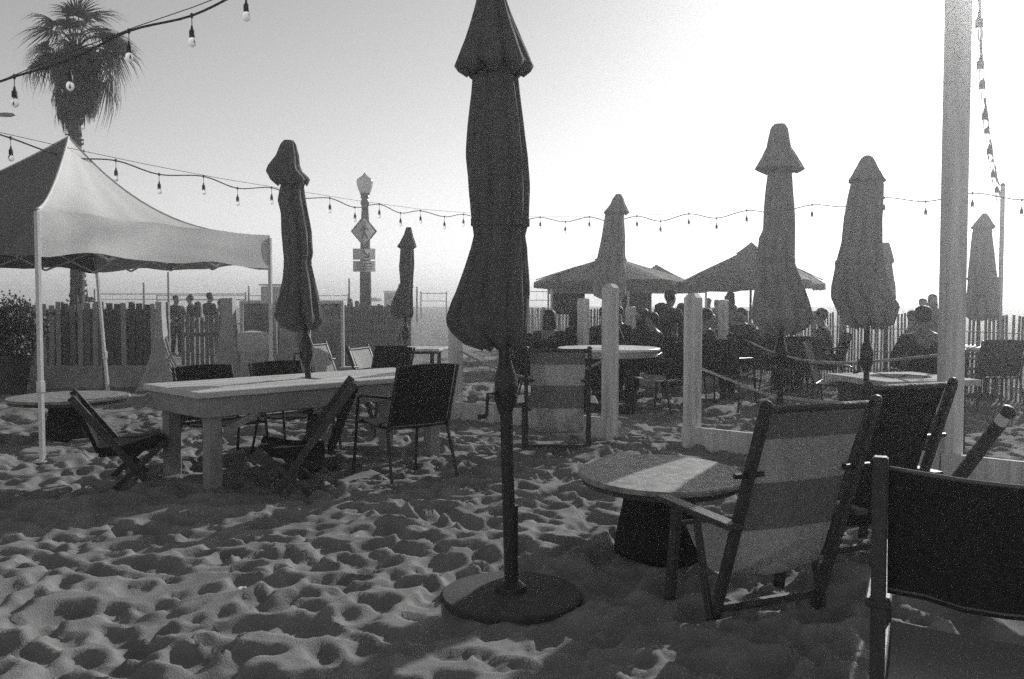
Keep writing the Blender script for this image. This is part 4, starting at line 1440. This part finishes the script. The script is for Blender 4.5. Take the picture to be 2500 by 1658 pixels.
MB().lathe([(1.0, za - .42), (.6, za - .15), (.0, za)], 12).build('canopy', M['canvas_dark'], fu)
MB().tube([(0, 0, -.1), (0, 0, za)], .03, 6).build('pole', M['dark_metal'], fu)
fs = MB()
for i in range(1500):
    a, c = rr.uniform(0, 6.28), rr.random()
    p = Vector((math.cos(a) * .32 * rr.random() ** .5, math.sin(a) * .3 * rr.random() ** .5, c * .2 * (1 - .3 * abs(math.cos(a)))))
    d_ = Vector((rr.gauss(0, 1), rr.gauss(0, 1), 1)).normalized() * .05
    t_ = Vector((rr.gauss(0, 1), rr.gauss(0, 1), 0)).normalized() * .016
    fs.add([p, p + d_ * .5 + t_, p + d_, p + d_ * .5 - t_], [(0, 1, 2, 3)])
fs = fs.build('low_bush', M['leaf'])
fs.location = at(203, 731, 28.5) - Vector((0, 0, .1))
tag(fs, 'low dark bush beside the foot of the palm trunk', 'bush')

# ------------------------------------------------------------------ people
def skin_obj(name, verts, edges, radii, m, parent, root=0, sub=1):
    me = bpy.data.meshes.new(name)
    me.from_pydata(verts, edges, [])
    o = bpy.data.objects.new(name, me)
    COL.objects.link(o)
    md = o.modifiers.new('skin', 'SKIN')
    md.use_smooth_shade = True
    for i, s in enumerate(me.skin_vertices[0].data):
        r_ = radii[i]
        s.radius = (r_, r_) if not hasattr(r_, '__len__') else r_
        s.use_root = (i == root)
    sb = o.modifiers.new('sub', 'SUBSURF')
    sb.levels = sub
    sb.render_levels = sub
    dg = bpy.context.evaluated_depsgraph_get()
    me2 = bpy.data.meshes.new_from_object(o.evaluated_get(dg))
    o.modifiers.clear()
    o.data = me2
    bpy.data.meshes.remove(me)
    me2.name = name
    me2.materials.clear()
    me2.materials.append(m)
    me2.polygons.foreach_set('use_smooth', [True] * len(me2.polygons))
    o.parent = parent
    return o

def person(label, loc, rz, pose='stand', h=1.68, top='cloth_dark', low='cloth_dark', hair='short', hat=False, arms='down', bag=False, step=0.0, wide=1.0):
    """+Y is the way the person faces"""
    P = thing('person', loc, label, 'person', None, rz)
    s = h / 1.68
    V = lambda x, y, z: Vector((x * s, y * s, z * s))
    if pose == 'stand':
        hip, kz, az = .90, .48, .06
        legs = {sg: [V(sg * .085, 0, .86), V(sg * .095, .03 + step * sg * .5, .48), V(sg * .10, -.02 + step * sg, .07), V(sg * .11, .12 + step * sg, .03)] for sg in (-1, 1)}
        sp = [V(0, 0, .92), V(0, .01, 1.10), V(0, .0, 1.28), V(0, -.01, 1.40), V(0, .01, 1.48)]
    else:
        legs = {sg: [V(sg * .09, .02, .50), V(sg * .13, .42, .50), V(sg * .14, .42, .08), V(sg * .15, .55, .04)] for sg in (-1, 1)}
        sp = [V(0, 0, .53), V(0, .02, .70), V(0, .05, .88), V(0, .06, 1.00), V(0, .09, 1.08)]
    hd = [sp[4] + V(0, .02, .06), sp[4] + V(0, .03, .14), sp[4] + V(0, .02, .20)]
    sho = sp[3]
    AR = {}
    for sg in (-1, 1):
        if arms == 'down':
            AR[sg] = [sho + V(sg * .17 * wide, 0, -.02), sho + V(sg * .23 * wide, -.02, -.30), sho + V(sg * .22 * wide, .08, -.54), sho + V(sg * .21 * wide, .11, -.63)]
        elif arms == 'fold':
            AR[sg] = [sho + V(sg * .17 * wide, 0, -.02), sho + V(sg * .25 * wide, .03, -.28), sho + V(sg * .10, .24, -.24), sho + V(sg * .02, .27, -.20)]
        else:
            AR[sg] = [sho + V(sg * .17 * wide, 0, -.03), sho + V(sg * .25 * wide, .08, -.27), sho + V(sg * .18, .32, -.33), sho + V(sg * .15, .40, -.32)]
    verts, edges, rad = [], [], []
    def chain(pts, rs, start=None):
        prev = start
        ids = []
        for p, r_ in zip(pts, rs):
            verts.append(p); rad.append(r_ * s if not hasattr(r_, '__len__') else (r_[0] * s, r_[1] * s))
            i = len(verts) - 1
            if prev is not None:
                edges.append((prev, i))
            prev = i
            ids.append(i)
        return ids
    t = chain(sp, [(.15, .11), (.135, .10), (.16 * wide, .115), (.12 * wide, .09), .055])
    chain(hd, [.078, .098, .075], t[4])
    verts.append(hd[1] + V(0, .105, -.01)); rad.append(.018 * s); edges.append((t[4] + 2, len(verts) - 1))
    for sg in (-1, 1):
        chain(legs[sg], [.095, .066, .045, .035], t[0])
        a = chain(AR[sg], [.06, .047, .036, .035], t[3])
    skin_obj('body', verts, edges, rad, M['skin'], P, 0, 1)
    verts, edges, rad = [], [], []
    t = chain([sp[0] + V(0, 0, -.04)] + sp[1:4] + [sp[3] + V(0, .0, .05)], [(.172, .132), (.155, .12), (.19 * wide, .138), (.16 * wide, .115), (.085, .08)])
    for sg in (-1, 1):
        chain(AR[sg][:3], [.088, .07, .052], t[3])
    skin_obj('shirt', verts, edges, rad, M[top], P, 0, 1)
    verts, edges, rad = [], [], []
    t = chain([sp[0] + V(0, 0, -.01)], [(.165, .128)])
    for sg in (-1, 1):
        chain(legs[sg][:3], [.108, .082, .062], t[0])
    skin_obj('trousers', verts, edges, rad, M[low], P, 0, 1)
    for sg in (-1, 1):
        a, b_ = legs[sg][2], legs[sg][3]
        MB().lathe([(.045 * s, -.05 * s), (.05 * s, -.02 * s), (.045 * s, .03 * s), (.02 * s, .05 * s)], 12, tuple(a.lerp(b_, .5)), 2.3).build('shoe', M['cloth_mid'], P, smooth=True)
    c = hd[1] + V(0, -.012, .03)
    hb_ = MB()
    prof = [(.062, -.085), (.082, -.04), (.092, .01), (.085, .055), (.055, .085), (.0, .097)] if hair == 'short' else [(.085, -.26), (.105, -.17), (.096, -.06), (.094, .01), (.086, .055), (.055, .085), (.0, .097)]
    hb_.lathe([(r_ * s, z * s) for r_, z in prof], 16, tuple(c + V(0, -.025, 0)))
    hb_.build('hair', M['hair'], P, smooth=True)
    if hat:
        k_ = MB().lathe([(.125 * s, .03 * s), (.105 * s, .035 * s), (.10 * s, .08 * s), (.065 * s, .112 * s), (0, .12 * s)], 18, tuple(c))
        k_.box(tuple(c + V(0, .16, .055)), (.15 * s, .13 * s, .014 * s))
        k_.build('hat', M['cloth_dark'], P, smooth=True, angle=40)
    if bag:
        MB().lathe([(.10 * s, -.24 * s), (.15 * s, -.2 * s), (.16 * s, .0), (.13 * s, .2 * s), (.04 * s, .24 * s)], 16, tuple(sp[2] + V(0, -.2, .02)), .7).build('backpack', M['cloth_dark'], P, smooth=True)
    return P

def pp(px, Yd):
    x = gx(px, Yd)
    return (x, Yd, zt(x, Yd))
person('standing person in dark clothes holding something pale, leftmost in the picket gap', pp(430, 25), face(.7, -.7), top='cloth_dark', arms='reach', h=1.66)
person('standing person in dark shirt, second from the left in the picket gap', pp(466, 26.5), face(-.95, -.3), arms='reach', h=1.70, bag=True)
person('tall thin person in dark clothes, third in the picket gap', pp(512, 24.5), face(.6, .8), h=1.72, low='cloth_mid', arms='fold')
person('person with pale top, rightmost in the picket gap', pp(540, 26), face(-.5, -.8), h=1.58, top='cloth_mid')
person('dark-haired person far behind the picket fence left of the lamp post', pp(855, 29), face(.3, -1), h=1.60, hair='long')
person('shorter person beside the lamp post shaft behind the picket fence', pp(872, 29.5), face(0, -1), h=1.52, top='cloth_mid')
person('large dark figure in a cap standing between the white fence posts', pp(1634, 13.6), face(.75, .6), h=1.50, hat=True, bag=True, arms='reach', wide=1.12)
person('companion in dark clothes close beside the large capped figure', pp(1664, 14.2), face(-.5, .8), h=1.32, wide=1.1, hair='long')
person('dark standing person just right of the second white fence post', pp(1729, 24), face(.2, 1), h=1.56)
person('dark standing person between white post and walking person', pp(1750, 25), face(-.2, 1), h=1.53)
person('long-haired person walking past in front of the slat fence', pp(1783, 19), face(-.8, .5), h=1.60, hair='long', step=.16)
person('broad-shouldered person sitting with back to us left of the white post', pp(2262, 9.62), face(.05, 1), pose='sit', h=1.68, wide=1.15, top='cloth_dark', arms='reach')
person('left of two distant heads above the seated broad-shouldered person', pp(2252, 17), face(.3, -1), h=1.43, hair='short')
person('right of two distant heads above the seated broad-shouldered person', pp(2276, 16.5), face(-.3, -1), h=1.50, hair='long')
person('seated person leaning in at the left of the dining table crowd', pp(1392, 13.0), face(.8, -.3), pose='sit', h=1.66, arms='reach', hair='long')
person('seated person in dark clothes behind the round dining table', pp(1475, 13.2), face(.1, -1), pose='sit', h=1.66, arms='reach')
person('seated person right of the thin white post in the crowd', pp(1580, 13.0), face(-.7, -.4), pose='sit', h=1.62, arms='fold', hair='long')
person('seated person under the rope, right of the second white fence post', pp(1712, 12.4), face(.9, .2), pose='sit', h=1.62, arms='reach')
person('seated person behind the pole of the tall closed umbrella', pp(1868, 13.4), face(.8, .5), pose='sit', h=1.58, arms='reach', hair='long')
person('seated person at the small bright table, right of the tall umbrella', pp(2020, 13.4), face(-.8, .4), pose='sit', h=1.62, arms='fold')

person('seated person with back to us left of the dining table, low in the crowd', pp(1338, 12.2), face(.3, 1), pose='sit', h=1.60, arms='reach', hair='long')
person('seated person between the two left rope posts behind the dining table', pp(1510, 14.0), face(-.3, -.9), pose='sit', h=1.66, arms='fold')
person('seated person beyond the table leg, left of the large capped figure', pp(1606, 12.8), face(-.9, -.2), pose='sit', h=1.55, arms='reach')
person('seated person in the row before the slat fence, right of the rope start', pp(1812, 15.5), face(-.4, -.9), pose='sit', h=1.62, arms='reach')
person('seated person at the back between broad umbrella and white post', pp(2215, 13.2), face(.8, -.4), pose='sit', h=1.58, arms='fold', top='cloth_mid')
dup(pc, pp(1296, 11.8), face(.95, .2), 'dark patio chair partly behind the central umbrella canopy')
for px, py, lab, sc in ((582, 1463, 'tiny white paper scrap on the sand in the left foreground', .022), (2022, 1400, 'pale leaf on the dark sand under the grey sling chair', .035), (1420, 1087, 'crumpled pale paper on the sand left of the mid sling chair', .06)):
    D_ = EYE * FPX / (py - 738)
    x = gx(px, D_)
    g = [[(sc * (j - 1) * (1 - .25 * abs(i - 1)), sc * .7 * (i - 1), .012 + sc * .25 * ((i + j) % 2)) for j in range(3)] for i in range(3)]
    o = MB().slab(g, .003).build('paper_scrap', M['cloth_pale'])
    o.location = (x, D_, gz(x, D_) + .012)
    o.rotation_euler = (0, 0, px)
    tag(o, lab, 'litter')
